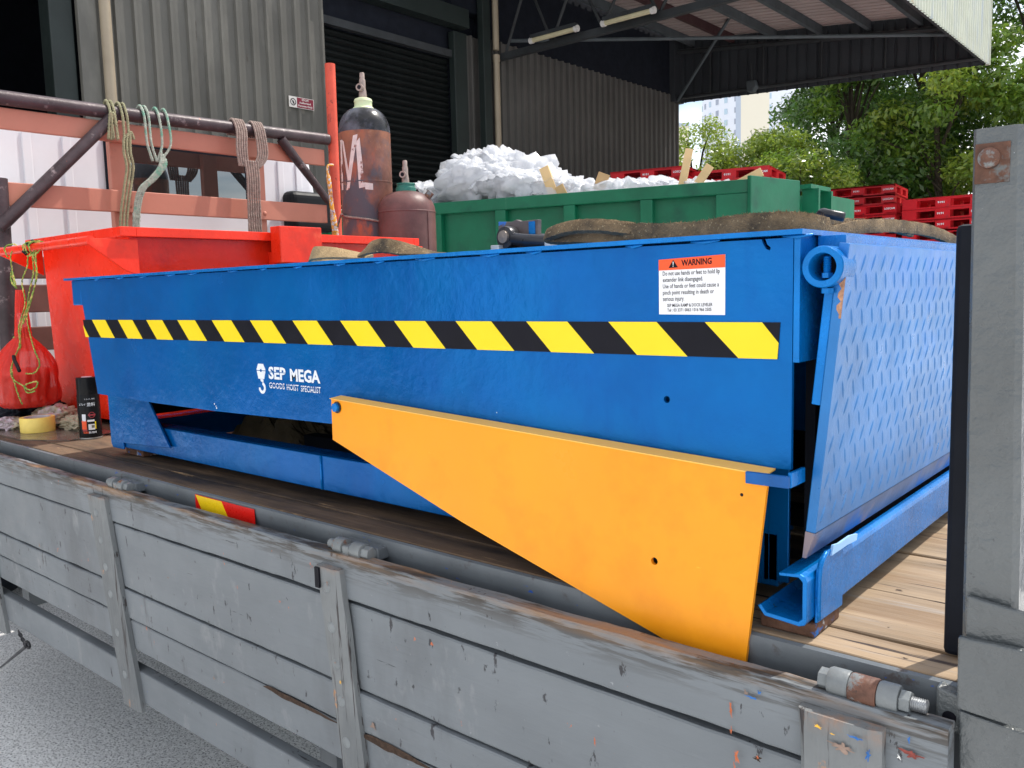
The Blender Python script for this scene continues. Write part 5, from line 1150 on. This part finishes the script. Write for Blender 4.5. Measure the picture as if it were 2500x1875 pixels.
for y in (.825, .845): twist([(HP + .047, y + .0, 2.16), (HP + .047, y, 2.25), (HP + .042, y, 2.31), (HP + .012, y, 2.364), (HP - .03, y, 2.35)], .006, ropeg, 'rope_strand', h1, tw=190)
h2 = thing('rope_hank', 'pale mint green rope tied in long loops over the headboard pipe above the cab window', 'rope', (HP, .95, 2.3), 'rope hanks on the headboard pipe')
for a, b in ((.925, .945), (.945, .965), (.995, .965), (1.035, .975)):
    twist([(HP + .05, b, 2.12), (HP + .05, (a + b) / 2 - .01 if a < .97 else a, 2.20), (HP + .042, a, 2.31), (HP + .012, a, 2.364), (HP - .02, a, 2.355), (HP - .038, a, 2.30)], .0062, ropem, 'rope_strand', h2, tw=190)
for k in range(4):
    twist([(HP + .055, .985 + k * .006, 2.165 - .01 * k), (HP + .062, .97 + k * .009, 2.10), (HP + .062, .92 + k * .009, 2.04), (HP + .06, .87 + k * .008, 1.99), (HP + .05, .845 + k * .008, 1.90), (HP + .045, .83 + k * .008, 1.74)], .0062, ropem, 'rope_strand', h2, tw=190)
h3 = thing('rope_hank', 'thick brown-grey rope bundled over the headboard pipe right of the cab window', 'rope', (HP, 1.45, 2.3), 'rope hanks on the headboard pipe')
for k in range(5):
    y = 1.385 + k * .013; twist([(HP + .052, 1.385 + k * .012 , 2.14), (HP + .055, y - .01, 2.22), (HP + .045, y, 2.31), (HP + .014, y, 2.367), (HP - .02, y, 2.357), (HP - .038, y, 2.30)], .006, ropeb, 'rope_strand', h3, tw=190)
for k in range(5):
    y = 1.49 + k * .013; twist([(HP + .052, 1.455 + k * .010, 2.14), (HP + .055, y + .0, 2.20), (HP + .045, y, 2.31), (HP + .014, y, 2.367), (HP - .02, y, 2.357), (HP - .038, y, 2.30)], .006, ropeb, 'rope_strand', h3, tw=190)
for k in range(6): twist([(HP + .055, 1.415 + k * .014, 2.17), (HP + .06, 1.42 + k * .013, 2.08), (HP + .055, 1.42 + k * .013, 1.98), (HP + .05, 1.42 + k * .013, 1.75)], .0062, ropeb, 'rope_strand', h3, tw=190)

# ================================================================ small things at the left of the deck
bx_, by_ = -3.235, .150
bag = thing('carrier_bag', 'thin translucent red carrier bag holding a tub, hanging from the red skip bar', 'bag', (bx_, by_, 1.4))
n, sg_ = 46, 64; V = []
for i in range(n + 1):
    f = i / n; z = 1.545 - f * .405
    if f < .40: rad = .013 + .012 * f / .4
    else:
        g_ = (f - .40) / .60; rad = .025 + .073 * math.sin(min(1, g_ * 1.7) * math.pi / 2) ** .9
        if g_ > .93: rad *= 1 - (g_ - .93) * 3.2
    for k in range(sg_):
        a = 2 * math.pi * k / sg_; pl_ = 1 + (.17 if f > .38 else .3) * math.sin(a * 17 + f * 2 + 2.5 * noise.noise(Vector((math.cos(a) * 2, math.sin(a) * 2, f * 3)))) * (1 - abs(f - .5)) * .6 + .12 * noise.noise(Vector((math.cos(a) * 2.2, math.sin(a) * 2.2, f * 5)))
        V.append((bx_ + rad * pl_ * math.cos(a) + (.02 * (1 - f)), by_ + rad * pl_ * math.sin(a), z))
F = [(i * sg_ + k, i * sg_ + (k + 1) % sg_, (i + 1) * sg_ + (k + 1) % sg_, (i + 1) * sg_ + k) for i in range(n) for k in range(sg_)] + [tuple(n * sg_ + k for k in range(sg_))]
MB().add(V, F).build('bag_skin', bagm, bag, smooth=True)
MB().tube([(bx_ + .025 * math.cos(a), by_ + .025 * math.sin(a), 1.382) for a in [2 * math.pi * k / 14 for k in range(15)]], .004, 6).build('tied_neck', cord, bag, smooth=True)
tub = thing('paint_tub', 'dull red round tub with pink lid inside the hanging red bag', 'tub', (bx_, by_, 1.145))
MB().lathe([(0, 1.146), (.070, 1.147), (.078, 1.255)], (bx_, by_, 0), 36).build('tub_wall', mat('maroon_tub', (.16, .02, .02), .4, var=.1), tub, smooth='auto')
MB().lathe([(.0, 1.272), (.080, 1.270), (.082, 1.255), (.078, 1.2552)], (bx_, by_, 0), 36).build('lid', mat('pink_lid', (.6, .16, .14), .4, var=.05), tub, smooth='auto')
# cords
cd1 = thing('hanging_cord', 'green and yellow cord looped round the red skip bar and dangling over the bag', 'cord', (-3.1, .14, 1.68))
def ct(path, r=.0028): twist(path, r, cord, 'cord_strand', cd1, strands=2, tw=300, sub=12, seg=5, rs_=.6)
by2 = .138
ct([(-3.285, .145, 1.66), (-3.29, .138, 1.69), (-3.275, .150, 1.703), (-3.255, .165, 1.70), (-3.245, .142, 1.67), (-3.24, by2, 1.645), (-3.235, by2, 1.60), (-3.23, by2, 1.56)])
ct([(-3.225, .14, 1.555), (-3.245, .135, 1.575), (-3.235, .135, 1.61), (-3.215, .135, 1.58), (-3.22, .14, 1.55)])
for (xo, dz) in ((0, 0), (.02, .004), (.05, .002)):
    ct([(-3.12 + xo, .142, 1.665), (-3.13 + xo, .140, 1.692), (-3.105 + xo, .155, 1.704), (-3.08 + xo, .168, 1.695), (-3.075 + xo, .148, 1.667), (-3.10 + xo, .140, 1.655)])
ct([(-3.05, .14, 1.66), (-3.03, .14, 1.60), (-3.06, .135, 1.54), (-3.13, .13, 1.47), (-3.17, .125, 1.41), (-3.18, .12, 1.34), (-3.15, .08, 1.29), (-3.08, .055, 1.255), (-2.98, .05, 1.235), (-2.93, .05, 1.225), (-2.90, .06, 1.235), (-2.92, .07, 1.25), (-2.99, .06, 1.235), (-2.95, .05, 1.215), (-2.90, .055, 1.222)])
ct([(-3.07, .145, 1.66), (-3.06, .14, 1.60), (-3.10, .135, 1.53), (-3.12, .13, 1.45), (-3.10, .13, 1.38), (-3.05, .12, 1.34), (-3.02, .12, 1.30), (-3.04, .11, 1.27), (-3.09, .10, 1.265)])
ct([(-3.10, .142, 1.655), (-3.11, .14, 1.62), (-3.16, .138, 1.57), (-3.14, .135, 1.50), (-3.17, .12, 1.42), (-3.15, .11, 1.36), (-3.12, .07, 1.29), (-3.07, .06, 1.22), (-3.03, .06, 1.17)])
ct([(-3.04, .145, 1.665), (-3.03, .135, 1.58), (-3.08, .13, 1.50), (-3.16, .13, 1.43)])
ck = MB(); ck.tube(smoothpath([(-3.11, .075, 1.325), (-3.09, .07, 1.310), (-3.06, .065, 1.298), (-3.03, .06, 1.280)], 4), .006, 8)
ck.tube([(-3.10, .145, 1.69), (-3.10, .16, 1.702), (-3.12, .165, 1.69), (-3.13, .14, 1.665)], .010, 8); ck.build('black_tape_wrap', black, cd1, smooth=True)
# spray can
sx_, sy_ = -2.778, .165
sp_ = thing('spray_can', 'black aerosol spray paint can with white and orange print standing on the deck', 'spray can', (sx_, sy_, DZ))
MB().lathe([(0, DZ), (.0315, DZ + .0005), (.0335, DZ + .003), (.0335, DZ + .007)], (sx_, sy_, 0), 40).build('base_rim', bolt, sp_, smooth='auto')
MB().lathe([(.0333, DZ + .007), (.0333, DZ + .140), (.0305, DZ + .146)], (sx_, sy_, 0), 40).build('body', canb, sp_, smooth='auto')
MB().lathe([(.0318, DZ + .143), (.0315, DZ + .195), (.030, DZ + .1975), (.016, DZ + .1975), (.0158, DZ + .1965)], (sx_, sy_, 0), 40).build('cap', canb, sp_, smooth='auto')
MB().lathe([(.0, DZ + .199), (.0155, DZ + .1985), (.0158, DZ + .1966)], (sx_, sy_, 0), 24).build('cap_disc', mat('pink_disc', (.62, .45, .5), .4), sp_)
ba = math.atan2(-1 - sy_, -sx_) + .02
def cyl(u_, v_): a = ba + u_ / .0338; return (sx_ + .0338 * math.cos(a), sy_ + .0338 * math.sin(a), DZ + v_)
def cq(x0, x1, z0, z1, m, name='label_patch'):
    k = 6; V = []
    for i in range(k + 1):
        for z in (z0, z1): V.append(cyl(x0 + (x1 - x0) * i / k, z))
    return MB().add(V, [(2 * i, 2 * i + 2, 2 * i + 3, 2 * i + 1) for i in range(k)]).build(name, m, sp_)
text('lettering', '塗料', -.006, .108, .011, .024, cyl, whitep, sp_, .01)
text('lettering', 'スプレイ', -.032, .110, .007, .022, cyl, whitep, sp_, .01)
text('lettering', 'くろぶし 無鉛', -.012, .128, .0045, .030, cyl, whitep, sp_, .0)
text('lettering', 'KURO', -.022, .021, .0062, .016, cyl, orange, sp_, .03)
text('lettering', 'BUSHI', -.0055, .021, .0062, .022, cyl, whitep, sp_, .03)
cq(-.008, .013, .058, .064, white); cq(-.006, .013, .032, .050, white); cq(.003, .012, .038, .047, mat('dull_swatch', (.12, .11, .07), .5)); cq(.0135, .017, .034, .058, tapey)
cq(-.026, -.011, .034, .062, orange); cq(-.024, -.012, .060, .082, whitep); cq(-.025, -.010, .028, .034, printred)
rg = MB(); V = [cyl(.006 + math.cos(a) * r_, .079 + math.sin(a) * r_) for r_ in (.0095, .0075) for a in [2 * math.pi * k / 20 for k in range(20)]]
rg.add(V, [(k, (k + 1) % 20, 20 + (k + 1) % 20, 20 + k) for k in range(20)]); rg.build('round_emblem', printred, sp_); cq(-.005, .017, .0765, .0815, printred)
# tape roll
tr_ = thing('tape_roll', 'roll of pale yellow adhesive tape lying on the deck beside the rags', 'tape roll', (-3.075, .118, DZ))
MB().lathe([(.041, DZ + .004), (.053, DZ + .004), (.0535, DZ + .006), (.0535, DZ + .052), (.053, DZ + .053), (.041, DZ + .053)], (-3.075, .118, 0), 48).build('tape_wound', tapeyel2, tr_, smooth='auto')
MB().lathe([(.041, DZ + .004), (.038, DZ + .004), (.038, DZ + .0535), (.041, DZ + .0535)], (-3.075, .118, 0), 40).build('cardboard_core', mat('pale_core', (.6, .55, .58), .8), tr_, smooth='auto')
# dark metal sheet under them
tag(MB().prism([(-3.3, .02), (-2.95, .012), (-2.78, .10), (-2.82, .26), (-3.3, .3)], DZ + .0005, DZ + .0035, 'z').build('checker_offcut', mat('dull_wet_sheet', (.15, .12, .10), .18, var=.4, vs=18, bump=.4, bs=60, spots=(((.45, .4, .38), 90, .62, .68),)), None), 'dull metal offcut lying on the deck beneath the tape and rags', 'metal sheet')
# rags
def rag(cx, cy, cz, rx, ry_, rz, seed, lb):
    bm = bmesh.new(); bmesh.ops.create_icosphere(bm, subdivisions=6, radius=1)
    for v in bm.verts:
        p = v.co.copy(); q = p * 1.5 + Vector((seed, 0, 0)); r = noise.ridged_multi_fractal(q, 1, 2.1, 4, .9, 2.0, noise_basis='PERLIN_ORIGINAL'); d = .62 + .26 * r + .14 * noise.noise(p * 5 + Vector((seed, 1, 2)))
        c = p * d; v.co = Vector((cx + c.x * rx, cy + c.y * ry_, max(cz + .003, cz + rz * .5 + c.z * rz)))
    me = bpy.data.meshes.new('rag'); bm.to_mesh(me); bm.free(); o = link('rag', me, ragm, None, smooth=True); return tag(o, lb, 'rag', 'rags on the deck')
rag(-3.17, .215, DZ, .10, .09, .055, 3, 'crumpled olive-grey rag heaped directly below the hanging red bag')
rag(-3.02, .23, DZ, .11, .06, .036, 8, 'crumpled pinkish rag between the tape roll and the spray can')
rag(-3.24, .10, DZ, .09, .06, .03, 13, 'flattened grey rag at the left edge of the deck')
o = rag(-3.36, .20, DZ, .12, .13, .07, 21, 'dark crumpled mound standing in for shadow at the far left of the deck'); o.data.materials.clear(); o.data.materials.append(blackdark)  # black mound added for the shadow under the bag
